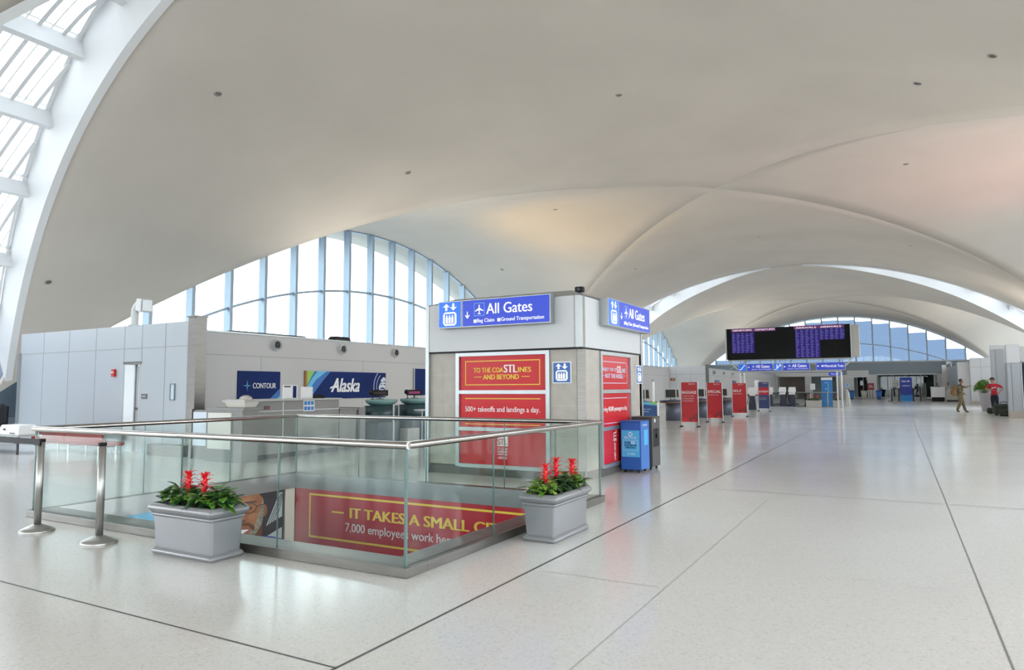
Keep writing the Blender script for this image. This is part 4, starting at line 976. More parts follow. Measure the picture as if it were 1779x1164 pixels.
b = Flat(f0); b.border(0.11,1.50,1.54,1.91,0.014); b.rect(0.29,1.632,0.44,1.642); b.rect(1.20,1.632,1.35,1.642); b.build('border_line', M_YEL, o)
text('TO THE COA', f0, 0.28,1.71,0.575,0.082, M_YEL, o, bold=0.025); text('STL', f0, 0.872,1.705,0.245,0.13, M_WPRINT, o, bold=0.03); text('INES', f0, 1.14,1.71,0.235,0.082, M_YEL, o, bold=0.025)
text('AND BEYOND', f0, 0.47,1.595,0.68,0.082, M_YEL, o, bold=0.025)
o = films[1]
b = Flat(f0); b.rect(0.11,1.27,1.54,1.283); b.rect(0.11,0.845,1.54,0.858); b.build('border_line', M_YEL, o)
text('500+ takeoffs and landings a day.', f0, 0.11,1.03,1.42,0.115, M_WPRINT, o)
o = films[2]
b = Flat(f0); b.poly([(0.74,0.50),(0.94,0.50),(0.94,0.66),(0.90,0.69),(0.74,0.64)]); b.build('logo_shape', M_WPRINT, o)
text('STL', f0, 0.755,0.52,0.17,0.10, M_RED2, o, d=0.004, bold=0.03); text('ST. LOUIS', f0, 0.75,0.44,0.18,0.035, M_WPRINT, o); text('LAMBERT', f0, 0.75,0.39,0.18,0.035, M_WPRINT, o); text('INTERNATIONAL', f0, 0.75,0.35,0.18,0.025, M_WPRINT, o); text('AIRPORT', f0, 0.75,0.29,0.18,0.04, M_WPRINT, o)
films2 = []
for z0, z1 in zs:
    b = MB(); b.box(W-0.02,W-0.005,wy0+0.055,wy1-0.055,z0,z1); films2.append(b.build('red_film', M_RED2, el))
f1 = Frame((W-0.004, wy0+0.055, 0), (0,1,0)); o = films2[0]
b = Flat(f1); b.rect(0.0,1.88,1.24,1.892); b.rect(0.0,1.52,1.24,1.532); b.rect(1.228,1.52,1.24,1.892); b.rect(0.08,1.648,0.14,1.656); b.rect(1.08,1.648,1.14,1.656); b.build('border_line', M_PALEPRINT, o)
text('ENJOY THE CO', f1, 0.08,1.71,0.64,0.075, M_PALEPRINT, o, bold=0.02); text('STL', f1, 0.74,1.70,0.22,0.12, M_WPRINT, o, bold=0.03); text('INES', f1, 0.98,1.71,0.18,0.075, M_PALEPRINT, o, bold=0.02)
text('NOT THE HASSLE', f1, 0.18,1.61,0.86,0.075, M_PALEPRINT, o, bold=0.02)
o = films2[1]
b = Flat(f1); b.rect(0,1.265,1.22,1.277); b.rect(0,0.845,1.22,0.857); b.build('border_line', M_PALEPRINT, o)
text('Serving 40,000 passengers a day.', f1, 0.0,1.03,1.22,0.10, M_WPRINT, o)
o = films2[2]; fv = Frame((W-0.004, wy0+0.055+0.62, 0.22), (0,0,1), (0,-1,0))
text('STL', fv, 0.32,-0.03,0.18,0.13, M_WPRINT, o, bold=0.03); text('LAMBERT AIRPORT', fv, 0.0,0.0,0.30,0.07, M_WPRINT, o)
# box signs
M_SIGNB = mat('sign_blue', (0.022,0.060,0.62), 0.35, emit=0.12); M_SIGNB2 = mat('sign_bright_blue', (0.02,0.17,0.86), 0.35, emit=0.15); M_SIGNW = mat('sign_white', (0.86,0.87,0.90), 0.4, emit=0.25)
def elevator_icon(fr, u, v, w_, h_, parent, blue, d=0.0, at=None):
    """two arrows above a cabin holding three people"""
    b = Flat(fr, d); X = lambda a: u+w_*a; Y = lambda a: v+h_*a
    b.poly([(X(.30),Y(.95)),(X(.10),Y(.80)),(X(.24),Y(.82)),(X(.24),Y(.66)),(X(.36),Y(.66)),(X(.36),Y(.82)),(X(.50),Y(.80))][::-1])
    b.poly([(X(.70),Y(.66)),(X(.90),Y(.81)),(X(.76),Y(.79)),(X(.76),Y(.95)),(X(.64),Y(.95)),(X(.64),Y(.79)),(X(.50),Y(.81))][::-1])
    c = 0.10
    b.poly([(X(.12+c),Y(.05)),(X(.88-c),Y(.05)),(X(.88),Y(.05+c)),(X(.88),Y(.60-c)),(X(.88-c),Y(.60)),(X(.12+c),Y(.60)),(X(.12),Y(.60-c)),(X(.12),Y(.05+c))])
    b.build('pictogram', M_SIGNW, parent, at=at)
    b = Flat(fr, d+0.003); b.rect(X(.23),Y(.13),X(.77),Y(.53)); b.build('pictogram_cabin', blue, parent, at=at)
    b = Flat(fr, d+0.006)
    for q in (.34,.5,.66): b.disc(X(q),Y(.445),w_*.045,h_*.035,10); b.rect(X(q-.06),Y(.15),X(q+.06),Y(.40))
    b.build('pictogram_people', M_SIGNW, parent, at=at)
def arrow_down(fr, u, v, w_, h_, parent):
    b = Flat(fr); b.rect(u-w_*.1,v-h_*.25,u+w_*.1,v+h_*.5); b.poly([(u,v-h_*.5),(u+w_*.5,v-h_*.05),(u+w_*.38,v+h_*.06),(u,v-h_*.26),(u-w_*.38,v+h_*.06),(u-w_*.5,v-h_*.05)]); b.build('arrow', M_SIGNW, parent)
PLANE = [(0,.5),(.06,.42),(.06,.15),(.5,-.12),(.5,-.2),(.06,-.08),(.045,-.35),(.17,-.44),(.17,-.5),(0,-.46)]
def plane_icon(fr, u, v, s, parent):
    b = Flat(fr); b.border(u-s*.62,v-s*.66,u+s*.62,v+s*.66,s*.05); b.build('icon_border', mat('sign_pale_blue', (0.22,0.50,0.90), 0.4), parent)
    pts = [(u+s*x,v+s*y) for x, y in PLANE]+[(u-s*x,v+s*y) for x, y in PLANE[-2:0:-1]]
    b = Flat(fr); b.poly(pts[::-1]); b.build('pictogram', M_SIGNW, parent)
def gates_sign(label, loc, rz):
    t = thing('direction_sign', label, 'sign', loc, rz, 'blue All Gates box signs on the elevator enclosure')
    Wd, H, D_ = 2.14, 0.46, 0.16
    b = MB(); b.box(0,0.475,-D_,0,0,H); b.build('small_case', M_ALU, t, bevel=0.004)
    b = MB(); b.box(0.485,Wd,-D_,0,0,H); b.build('long_case', M_ALU, t, bevel=0.004)
    fr = Frame((0,-D_-0.001,0),(1,0,0))
    b = Flat(fr); b.rect(0.015,0.015,0.46,H-0.015); b.build('small_face', M_SIGNB2, t)
    b = Flat(fr); b.rect(0.50,0.015,Wd-0.015,H-0.015); b.build('long_face', M_SIGNB, t)
    fr = Frame((0,-D_-0.004,0),(1,0,0))
    elevator_icon(fr, 0.06,0.02,0.36,0.42, t, M_SIGNB2)
    arrow_down(fr, 0.595,0.20,0.09,0.12, t); plane_icon(fr, 0.83,0.285,0.165, t)
    text('All Gates', fr, 0.97,0.20,0.85,0.175, M_SIGNW, t, bold=0.012)
    b = Flat(fr); b.rect(0.72,0.065,0.775,0.12); b.rect(1.18,0.065,1.235,0.12); b.build('small_icons', M_SIGNW, t)
    text('Bag Claim', fr, 0.79,0.05,0.33,0.08, M_SIGNW, t, bold=0.008); text('Ground Transportation', fr, 1.25,0.05,0.78,0.08, M_SIGNW, t, bold=0.008)
    return t
gates_sign('blue All Gates box sign on the wide front face of the elevator enclosure', (-6.86, EY0-0.046, 2.47), 0)
gates_sign('blue All Gates box sign on the narrow side face of the elevator enclosure', (EX1+0.002, 10.58, 2.47), math.pi/2)
def lift_sign(label, loc, rz):
    t = thing('elevator_sign', label, 'sign', loc, rz, 'square blue elevator signs on the tiled walls')
    b = MB(); b.box(-0.16,0.16,-0.02,0,-0.17,0.17); b.build('plate', M_WPRINT, t)
    fr = Frame((0,-0.021,0),(1,0,0)); mb_ = mat('plate_blue', (0.03,0.13,0.42), 0.4)
    b = Flat(fr); b.rect(-0.145,-0.155,0.145,0.155); b.build('blue_face', mb_, t)
    elevator_icon(Frame((0,-0.024,0),(1,0,0)), -0.135,-0.145,0.27,0.30, t, mb_)
lift_sign('square blue elevator sign on the front tiles of the enclosure', (-4.62, EY0-0.002, 1.69), 0)
lift_sign('square blue elevator sign on the side tiles of the enclosure', (EX1+0.002, 12.46, 1.69), math.pi/2)
t = thing('security_camera', 'small dark camera on the roof corner of the elevator enclosure', 'camera', (-4.45, 10.2, 2.93))
b = MB(); b.tube([(0,0,0),(0,0,0.08)],0.015,8); b.build('bracket', M_DARK, t); b = MB(); b.box(-0.07,0.07,-0.05,0.05,0.06,0.15); b.build('body', M_BLACK, t, bevel=0.015); b = MB(); b.lathe([(0,0),(0.03,0),(0.03,0.02),(0,0.025)],(0.0,-0.05,0.1),12,axis=Matrix.Rotation(math.radians(90),3,'X')); b.build('lens', M_DARK, t)

# ------------------------------------------------------------------ bins
M_BINB = mat('bin_blue', (0.015,0.10,0.42), 0.4, noise=(1.5,0.06)); M_BINB2 = mat('bin_side_blue', (0.035,0.17,0.55), 0.4)
def bin_(name, label, x, y, body, wdt, dep, h):
    t = thing(name, label, 'bin', (x, y, 0), 0)
    b = MB(); b.box(0,wdt,0,dep,0.055,h-0.02); b.build('body', body, t, bevel=0.01)
    b = MB(); b.box(-0.005,wdt+0.005,-0.005,dep+0.005,h-0.02,h); b.build('lid', body, t, bevel=0.006)
    for q in ((0.06,0.06),(wdt-0.06,0.06),(0.06,dep-0.06),(wdt-0.06,dep-0.06)):
        b = MB(); b.tube([(q[0]-0.012,q[1],0.028),(q[0]+0.012,q[1],0.028)],0.027,12); b.bar((q[0],q[1],0.03),(q[0],q[1],0.06),0.02); b.build('caster', M_BLACK, t)
    return t
t = bin_('recycling_bin', 'blue recycling bin with a light blue label beside the elevator enclosure', -4.215, 11.33, M_BINB, 0.36, 0.44, 0.88)
fr = Frame((-0.025,-0.002,0),(1,0,0)); M_LB = mat('label_light_blue', (0.07,0.43,0.80), 0.4)
b = Flat(fr); b.rect(0.045,0.27,0.365,0.72); lab = b.build('front_label', M_LB, t)
fr = Frame((-0.025,-0.0055,0),(1,0,0)); M_LBT = mat('label_pale', (0.50,0.72,0.86), 0.5)
b = Flat(fr)
for k_ in range(3):
    a = math.radians(90+120*k_); b.ring(0.205,0.655,0.03,0.014,a0=60+120*k_,a1=150+120*k_,seg=8)
b.build('recycle_symbol', M_WPRINT, lab)
text('RECYCLE', fr, 0.10,0.58,0.21,0.035, M_LBT, lab, bold=0.02)
b = Flat(fr); b.border(0.075,0.38,0.335,0.555,0.005); b.build('label_border', M_LBT, lab)
text('IT IS IN', fr, 0.10,0.495,0.10,0.03, M_NAVY, lab, bold=0.02); text('STL', fr, 0.215,0.49,0.07,0.045, M_WPRINT, lab, bold=0.03); text('BOTTLES AND CANS', fr, 0.10,0.455,0.21,0.025, M_NAVY, lab, bold=0.02); text('PAPER, PLASTIC', fr, 0.12,0.415,0.17,0.025, M_NAVY, lab, bold=0.02)
text('ST. LOUIS', fr, 0.15,0.31,0.13,0.025, M_WPRINT, lab)
b = MB(); b.box(0.36,0.363,0.0,0.44,0.06,0.86); b.build('side_panel', M_BINB2, t)
fs = Frame((0.364,0,0),(0,1,0)); b = Flat(fs); b.rect(0.16,0.46,0.36,0.72); b.build('side_label', M_LB, t)
text('RECYCLE', Frame((0.3635,0,0),(0,1,0)), 0.1,0.79,0.22,0.03, M_WPRINT, t)
t = bin_('waste_bin', 'dark grey waste bin standing behind the blue recycling bin', -4.20, 11.86, mat('bin_grey', (0.07,0.068,0.068), 0.45, noise=(1.5,0.1)), 0.38, 0.44, 0.93)
fs = Frame((0.382,0,0),(0,1,0)); b = Flat(fs); b.disc(0.14,0.86,0.035); b.rect(0.16,0.55,0.24,0.63); b.disc(0.2,0.69,0.02); b.build('white_marks', M_WPRINT, t)
b = Flat(fs); b.rect(0.05,0.40,0.35,0.72); b.build('side_label', M_BLACK, t)
# ------------------------------------------------------------------ blue standee, queue pole
M_STDB = mat('standee_blue', (0.012,0.065,0.23), 0.4, noise=(0.8,0.12))
t = thing('floor_sign', 'blue floor standing sign with a green corner behind the bins', 'sign', (-6.5, 19.2, 0))
b = MB(); b.box(-0.35,0.47,0,0.05,0.03,1.03); b.build('panel', M_STDB, t, bevel=0.01)
b = MB(); b.box(0.47,0.50,-0.005,0.055,0.02,1.03); b.box(-0.36,0.5,-0.005,0.055,0.0,0.035); b.build('frame', M_WPRINT, t)
fr = Frame((0,-0.002,0),(1,0,0))
b = Flat(fr); b.poly([(-0.35,1.03),(-0.35,0.90),(0.0,0.97),(0.47,0.93),(0.47,1.03)]); b.build('cyan_band', M_CYAN, t)
b = Flat(fr,0.003); b.poly([(0.20,1.03),(0.36,0.975),(0.47,0.955),(0.47,1.03)]); b.build('green_band', MATS['lime_print'], t)
text('Baggage drop and', fr, -0.28,0.80,0.56,0.05, M_LBT, t); text('special services', fr, -0.28,0.73,0.50,0.05, M_LBT, t); text('Alaska', fr, -0.28,0.60,0.2,0.06, M_WPRINT, t, bold=0.03, shear=0.3)
t = thing('sign_pole', 'tall thin white pole standing between the blue sign and the grey wall', 'pole', (-7.95, 24.9, 0))
b = MB(); b.tube([(0,0,0.02),(0,0,1.68)],0.045,10); b.build('pole', M_WPRINT, t); b = MB(); b.lathe([(0,0),(0.22,0),(0.2,0.025),(0,0.03)],seg=20); b.build('base', M_ALU, t); b = MB(); b.lathe([(0,1.66),(0.06,1.67),(0.06,1.76),(0,1.77)],seg=12); b.build('cap', M_ALU, t)

# ------------------------------------------------------------------ red banner stands
M_BAN = mat('banner_red', (0.46,0.010,0.020), 0.4, noise=(1.0,0.06)); M_BAN2 = mat('banner_dark_red', (0.24,0.012,0.018), 0.4); M_NAVY2 = mat('banner_navy', (0.035,0.05,0.16), 0.45)
M_BTXT = mat('banner_text', (0.75,0.62,0.62), 0.5)
def banner_stand(label, x, y, lines, big, wdt=0.58, h=1.63, navy=False):
    t = thing('banner_stand', label, 'banner', (x, y, 0), 0, 'airline banner stands along the counters')
    b = MB(); b.box(-wdt/2,wdt/2,-0.015,0.015,0.19,h); b.build('banner_sheet', M_NAVY2 if navy else M_BAN, t)
    fr = Frame((-wdt/2,-0.016,0),(1,0,0))
    if navy:
        b = Flat(fr); b.rect(0,0.98,wdt,1.42); b.build('red_band', M_BAN, t)
    else:
        b = Flat(fr); b.poly([(0.10,0.19),(wdt,0.19),(wdt,0.52)]); b.build('fold_print', M_BAN2, t)
        b = Flat(fr,0.002); b.poly([(0,0.19),(0.34,0.19),(0.0,0.40)]); b.poly([(0.34,0.19),(wdt,0.19),(0.42,0.30)]); b.build('bright_fold_print', mat('banner_bright', (0.60,0.015,0.022), 0.4), t)
    fr = Frame((-wdt/2,-0.02,0),(1,0,0))
    text('DELTA', fr, 0.27,h-0.085,0.24,0.04, M_BTXT, t, bold=0.02)
    text(big, fr, 0.03,1.21 if not navy else 1.12,0.52 if len(big) > 5 else 0.40,0.105, M_WPRINT, t, bold=0.01)
    for k_, l in enumerate(lines): text(l, fr, 0.03,(1.10 if not navy else 0.78)-0.085*k_,0.42,0.05, M_BTXT, t)
    for sx_ in (-1,1):
        b = MB(); b.tube([(sx_*(wdt/2+0.025),0,0.02),(sx_*(wdt/2+0.025),0,h+0.02)],0.016,8); b.build('pole', M_ALU, t)
        b = MB(); b.hexa([(sx_*(wdt/2+0.025)-0.03,-0.22,0),(sx_*(wdt/2+0.025)+0.03,-0.22,0),(sx_*(wdt/2+0.025)+0.03,0.22,0),(sx_*(wdt/2+0.025)-0.03,0.22,0)],[(sx_*(wdt/2+0.025)-0.02,-0.05,0.06),(sx_*(wdt/2+0.025)+0.02,-0.05,0.06),(sx_*(wdt/2+0.025)+0.02,0.05,0.06),(sx_*(wdt/2+0.025)-0.02,0.05,0.06)]); b.build('foot', M_BLACK, t)
    return t
banner_stand('red banner stand reading BAGGAGE, nearest of the red banners', -6.70, 25.2, ['Check-in bags', 'and international', 'travelers'], 'BAGGAGE')
banner_stand('red banner stand reading SPECIAL, standing between two other red banners', -6.64, 28.88, ['Special Services'], 'SPECIAL')
banner_stand('red banner stand reading SELF, farthest of the three red banners', -6.83, 34.9, ['Service Check-in'], 'SELF', 0.64)
banner_stand('navy banner stand with a red band below the flight board', -6.96, 42.7, ['Priority boarding', 'and check-in'], 'SKY PRIORITY', 0.58, 1.72, True)

# ------------------------------------------------------------------ curved check in desks with grey monitors
M_DSK = mat('desk_navy', (0.03,0.035,0.075), 0.35); M_WOOD = mat('desk_wood_edge', (0.42,0.22,0.10), 0.45, noise=(6,0.2)); M_PED = mat('pedestal_blue_grey', (0.12,0.14,0.19), 0.4, 0.2, noise=(1,0.1)); M_BEIGE = mat('beige_housing', (0.50,0.48,0.45), 0.5)
def curved_desk(label, x, y):
    t = thing('check_in_desk', label, 'desk', (x, y, 0), 0, 'curved navy check in desks along the far counters')
    b = MB(); b.lathe([(0,0.80),(0.58,0.80),(0.60,0.83),(0.60,0.88),(0,0.89)], seg=28, sx=0.85, sy=1.9); b.build('desk_top', M_DSK, t)
    b = MB(); b.lathe([(0.585,0.775),(0.605,0.78),(0.605,0.80),(0.585,0.80)], seg=28, sx=0.85, sy=1.9); b.build('wood_edge', M_WOOD, t)
    b = MB(); b.lathe([(0,0.0),(0.35,0.0),(0.35,0.78),(0,0.78)], (0.08,-0.2,0), seg=24); b.build('pedestal', M_PED, t)
    b = MB(); b.box(-0.40,-0.05,0.35,0.95,0,0.78); b.build('cabinet', M_CNT, t)
    return t
for i, (x, y, lb) in enumerate(((-8.95,26.6,'curved navy check in desk nearest the blue floor sign'),(-8.75,30.2,'curved navy check in desk behind the red BAGGAGE banner'),(-8.35,33.6,'curved navy check in desk behind the red SPECIAL banner'),(-8.05,37.2,'curved navy check in desk behind the red SELF banner'))):
    curved_desk(lb, x, y)
    where = ('nearest the blue floor sign','behind the red BAGGAGE banner','behind the red SPECIAL banner','behind the red SELF banner')[i]
    monitor('beige backed monitor at the front of the desk '+where, x+0.05, y-0.55, 0.889, -1.2, M_BEIGE, M_SCR, 0.52, 0.42, 'monitors on the curved desks')
    monitor('beige backed monitor at the rear of the desk '+where, x-0.1, y+0.5, 0.889, -1.0, M_BEIGE, M_SCR, 0.52, 0.42, 'monitors on the curved desks')
for i, (y, lb) in enumerate(((25.2,'black hooded scanner nearest the enclosure on the grey wall counter'),(27.6,'black hooded scanner farther along the grey wall counter'))):
    t = thing('scanner', lb, 'scanner', (-9.9, y, 0.0), 0, 'black scanners on the back counter')
    b = MB(); b.box(-0.06,0.06,-0.06,0.06,0.98,1.25); b.build('neck', M_DARK, t); b = MB(); b.hexa([(-0.1,-0.14,1.22),(0.1,-0.14,1.22),(0.1,0.14,1.22),(-0.1,0.14,1.22)],[(-0.08,-0.10,1.40),(0.08,-0.10,1.46),(0.08,0.10,1.46),(-0.08,0.10,1.40)]); b.build('hood', M_BLACK, t, bevel=0.02)
    b = MB(); b.box(-0.3,0.15,-0.8,0.8,0,0.98); b.build('counter_base', M_CNT, t)

# ------------------------------------------------------------------ self service kiosks
def kiosk(label, x, y, rz=0.0):
    t = thing('check_in_kiosk', label, 'kiosk', (x, y, 0), rz, 'white self service kiosks below the flight board')
    b = MB(); b.hexa([(-0.26,-0.10,1.08),(0.26,-0.10,1.08),(0.26,0.0,1.08),(-0.26,0.0,1.08)],[(-0.22,0.06,1.42),(0.22,0.06,1.42),(0.22,0.15,1.42),(-0.22,0.15,1.42)]); b.build('screen_back', M_WPRINT, t, bevel=0.015)
    b = MB(); b.hexa([(-0.2,-0.22,0.90),(0.2,-0.22,0.90),(0.2,0.05,0.98),(-0.2,0.05,0.98)],[(-0.2,-0.22,0.93),(0.2,-0.22,0.93),(0.2,0.05,1.08),(-0.2,0.05,1.08)]); b.build('printer_shelf', M_WPRINT, t)
    b = MB(); b.hexa([(-0.22,-0.05,0.04),(0.22,-0.05,0.04),(0.22,0.2,0.04),(-0.22,0.2,0.04)],[(-0.15,-0.08,0.95),(0.15,-0.08,0.95),(0.15,0.1,0.95),(-0.15,0.1,0.95)]); b.build('pedestal', M_DSK, t)
    b = MB(); b.box(-0.28,0.28,-0.2,0.28,0,0.04); b.build('foot', M_ALU, t)
    return t
for x, y, lb in ((-7.93,44.4,'white self service kiosk beside the red SELF banner'),(-8.15,52.5,'white self service kiosk behind the navy banner with a red band'),(-7.3,52.6,'white self service kiosk between two others behind the escalators'),(-6.62,52.3,'white self service kiosk nearest the glass escalator railing')):
    kiosk(lb, x, y)
t = thing('board_stand', 'narrow white notice board on thin legs beside the navy banner', 'sign', (-7.74, 45.0, 0))
b = MB(); b.box(-0.13,0.13,-0.02,0.02,1.0,1.86); b.build('board', M_WPRINT, t)
for x in (-0.1,0.1):
    b = MB(); b.tube([(x,0,1.02),(x,0,0.03)],0.018,8); b.build('leg', M_ALU, t); b = MB(); b.box(x-0.03,x+0.03,-0.25,0.25,0,0.03); b.build('foot', M_ALU, t)
t = thing('easel', 'dark folding easel leaning beside the narrow white notice board', 'easel', (-8.0, 43.6, 0))
for p0, p1 in (((-0.1,-0.2,0),(0.0,0.0,1.0)),((0.38,-0.2,0),(0.02,0.0,1.0)),((0.1,0.35,0),(0.01,0.03,0.95))):
    b = MB(); b.tube([p0,p1],0.018,8); b.build('leg', M_DARK, t)
b = MB(); b.box(-0.05,0.3,-0.12,-0.1,0.45,0.48); b.build('ledge', M_DARK, t)
b = MB(); b.box(-8.45,-7.55,44.9,44.92,0.90,0.97); tag(b.build('queue_belt', MATS['red_vinyl']), 'red queue belt stretched below the narrow white notice board', 'belt')

# ------------------------------------------------------------------ flight information board
t = thing('flight_board', 'large black flight information board carried on white tubular frames', 'information board', (-10.75, 51.0, 0))
M_BOARD = mat('board_black', (0.010,0.010,0.011), 0.6, spec=0.15, noise=(1,0.2))
BW, Z0, Z1 = 8.05, 3.40, 5.62
b = MB(); b.box(0,BW,0,0.55,Z0,Z1); b.build('case', M_BOARD, t, bevel=0.01)
b = MB(); b.box(BW+0.06,BW+0.52,-0.05,0.6,Z0+0.02,Z1-0.08); b.build('end_panel', M_BEIGE, t)
b = MB(); b.box(BW,BW+0.07,-0.1,0.05,Z0-0.05,Z1+0.1); b.box(-0.09,0.0,-0.05,0.05,Z0-0.05,Z1); b.build('edge_post', M_ALU, t)
fr = Frame((0,-0.002,0),(1,0,0)); M_PURP = mat('screen_purple', (0.03,0.022,0.17), 0.5, spec=0.1, emit=0.2); M_HEAD = mat('screen_header', (0.10,0.02,0.12), 0.4, emit=0.3); M_PURW = mat('screen_text', (0.15,0.13,0.42), 0.5, spec=0.1, emit=0.3); M_HEADW = mat('screen_header_text', (0.80,0.62,0.72), 0.4, emit=0.5)
def block(u0, v0, u1, v1, cols, rows):
    b = Flat(fr); b.rect(u0,v0,u1,v1); s = b.build('screen', M_PURP, t)
    b = Flat(fr,0.004); cw_, rh = (u1-u0)/cols, (v1-v0)/rows
    rnd = random.Random(int(u0*100))
    for i in range(cols):
        for j in range(rows): b.rect(u0+cw_*i+0.04, v0+rh*j+rh*.3, u0+cw_*i+0.04+cw_*rnd.uniform(.35,.75), v0+rh*j+rh*.72)
    b.build('text_rows', M_PURW, s)
block(0.36,3.86,1.92,5.30,5,12); block(4.62,4.62,7.72,5.38,10,7); block(4.62,3.44,6.18,4.62,5,10)
for u0, u1, words in ((0.33,3.35,('DEPARTURES','DEPARTURES')),(4.55,7.70,('ARRIVALS','ARRIVALS'))):
    b = Flat(fr); b.rect(u0,Z1-0.26 if u0 < 1 else Z1-0.22,u1,Z1-0.02 if u0 < 1 else Z1+0.02); h = b.build('screen_header', M_HEAD, t)
    for k_, w_ in enumerate(words): text(w_, fr, u0+0.12+k_*1.55, Z1-0.19, 1.3, 0.12, M_HEADW, h, d=0.004, bold=0.02)
M_TUBE = mat('white_tube', (0.66,0.67,0.68), 0.35, 0.3)
def frame_tube(p0, p1, r=0.05): b = MB(); b.tube([p0,p1], r, 8); b.build('frame_tube', M_TUBE, t)
for x in (0.95, 7.25):
    sg = -1 if x < 4 else 1
    for dx in (-0.12, 0.14): frame_tube((x+dx,0.28,0.0),(x+dx,0.28,2.45),0.055)
    frame_tube((x,0.28,2.42),(0.0 if sg < 0 else BW+0.1,0.28,Z0-0.02)); frame_tube((x,0.28,2.42),(x-sg*0.8,0.28,2.9),0.035)
frame_tube((0,0.28,Z0-0.05),(BW,0.28,Z0-0.05),0.06); frame_tube((0.9,0.28,2.5),(7.3,0.28,2.5),0.05); frame_tube((0.5,0.28,3.0),(7.7,0.28,3.0),0.035)
# signs hung below the board
def hung_sign(label, x0, x1, kind):
    t = thing('hanging_sign', label, 'sign', (x0, 51.0, 2.56), 0, 'blue signs hung below the flight board')
    W = x1-x0
    b = MB(); b.box(0,W,-0.1,0.06,0,0.52); b.build('case', M_ALU, t); fr = Frame((0,-0.102,0),(1,0,0))
    b = Flat(fr); b.rect(0.02,0.02,W-0.02,0.50); b.build('face', M_SIGNB2 if kind in ('esc','esc2') else M_SIGNB, t)
    fr = Frame((0,-0.107,0),(1,0,0))
    if kind == 'esc':
        b = Flat(fr); b.line([(0.10,0.12),(0.22,0.12),(0.42,0.40),(0.50,0.40)],0.05); b.build('pictogram', M_SIGNW, t)
    elif kind == 'esc2':
        b = Flat(fr); b.line([(0.08,0.10),(0.20,0.10),(0.42,0.36),(0.52,0.36)],0.045); b.disc(0.24,0.38,0.045); b.rect(0.20,0.20,0.28,0.32); b.ring(0.43,0.40,0.05,0.03,seg=10); b.build('pictogram', M_SIGNW, t)
    elif kind == 'gates':
        b = Flat(fr); b.disc(0.12,0.27,0.05); b.build('arrow', M_SIGNW, t)
        plane_icon(fr, 0.43,0.33,0.16, t)
        text('All Gates', fr, 0.60,0.22,0.92,0.21, M_SIGNW, t, bold=0.02); text('Bag Claim   Ground Transportation', fr, 0.32,0.07,1.30,0.09, M_SIGNW, t)
    else:
        b = Flat(fr); b.disc(0.12,0.27,0.05); b.rect(0.33,0.22,0.48,0.33); b.build('arrow', M_SIGNW, t)
        text('MetroLink Train', fr, 0.54,0.19,W-0.64,0.17, M_SIGNW, t, bold=0.02)
    for x in (0.15, W-0.15):
        b = MB(); b.tube([(x,0.0,0.52),(x,0.2,0.76)],0.015,6); b.build('hanger', M_ALU, t)
hung_sign('small blue escalator sign at the left end below the flight board', -9.99, -9.40, 'esc')
hung_sign('blue All Gates sign beside the plain escalator sign below the flight board', -9.37, -7.65, 'gates')
hung_sign('small blue sign with an escalator and figure in the middle below the flight board', -7.60, -7.03, 'esc2')
hung_sign('blue All Gates sign in the middle below the flight board', -6.98, -5.26, 'gates')
hung_sign('blue MetroLink Train sign below the flight board', -4.86, -3.08, 'metro')
t = thing('small_sign', 'small purple blue sign under the MetroLink Train sign', 'sign', (-4.33, 54.0, 2.22))
b = MB(); b.box(0,0.80,-0.05,0.05,0,0.24); b.build('case', M_SIGNB, t); text('MetroLink', Frame((0,-0.053,0),(1,0,0)), 0.14,0.08,0.55,0.09, M_SIGNW, t)
b = MB(); b.tube([(0.1,0,0.24),(0.1,0,0.8)],0.012,6); b.tube([(0.7,0,0.24),(0.7,0,0.8)],0.012,6); b.build('hanger', M_ALU, t)

# ------------------------------------------------------------------ escalators, glass rail, far planters, blue board
def escalator(label, x, y):
    t = thing('escalator', label, 'escalator', (x, y, 0), 0, 'escalators below the flight board')
    b = MB(); b.box(-0.5,0.5,0,1.6,0.0,0.03); b.build('landing_plate', M_STEEL, t)
    for sx_ in (-0.55, 0.55):
        pts = [(sx_,0.5,0.12),(sx_,0.2,0.2),(sx_,0.02,0.45),(sx_,0.0,0.62),(sx_,0.1,0.86),(sx_,0.4,0.95),(sx_,1.6,0.95),(sx_,4.6,0.95)]
        b = MB(); b.tube(pts,0.05,8); b.build('handrail', M_BLACK, t)
        b = MB(); b.box(sx_-0.01,sx_+0.01,0.1,4.6,0.12,0.9); b.build('balustrade_glass', G_RAIL, t)
        b = MB(); b.box(sx_-0.12,sx_+0.12,0.25,4.6,0.0,0.16); b.build('skirt', M_DARK, t)
    b = MB()
    for k_ in range(6): b.box(-0.48,0.48,1.6+0.3*k_,1.9+0.3*k_,0.0,0.025)
    b.build('steps', M_DARK, t)
    return t
escalator('escalator behind the navy banner, beside the other escalator', -7.85, 54.0)
escalator('escalator next to the glass railing below the flight board', -6.5, 54.0)
t = thing('glass_railing', 'far glass railing with a thin steel rail around the escalators', 'railing', (-6.0, 53.1, 0))
for x0, x1 in ((-0.6,0.5),(0.52,1.6),(1.62,2.25)):
    b = MB(); b.box(x0,x1,-0.008,0.008,0.06,1.02); b.build('glass_panel', G_RAIL, t)
b = MB(); b.tube([(-0.65,0,1.04),(2.3,0,1.04)],0.03,8); b.build('handrail', M_CHROME, t); b = MB(); b.box(-0.65,2.3,-0.05,0.05,0,0.06); b.build('kerb', M_STEEL, t)
for x in (0.51,1.61):
    b = MB(); b.box(x-0.02,x+0.02,-0.02,0.02,0.06,1.02); b.build('post', M_ALU, t)
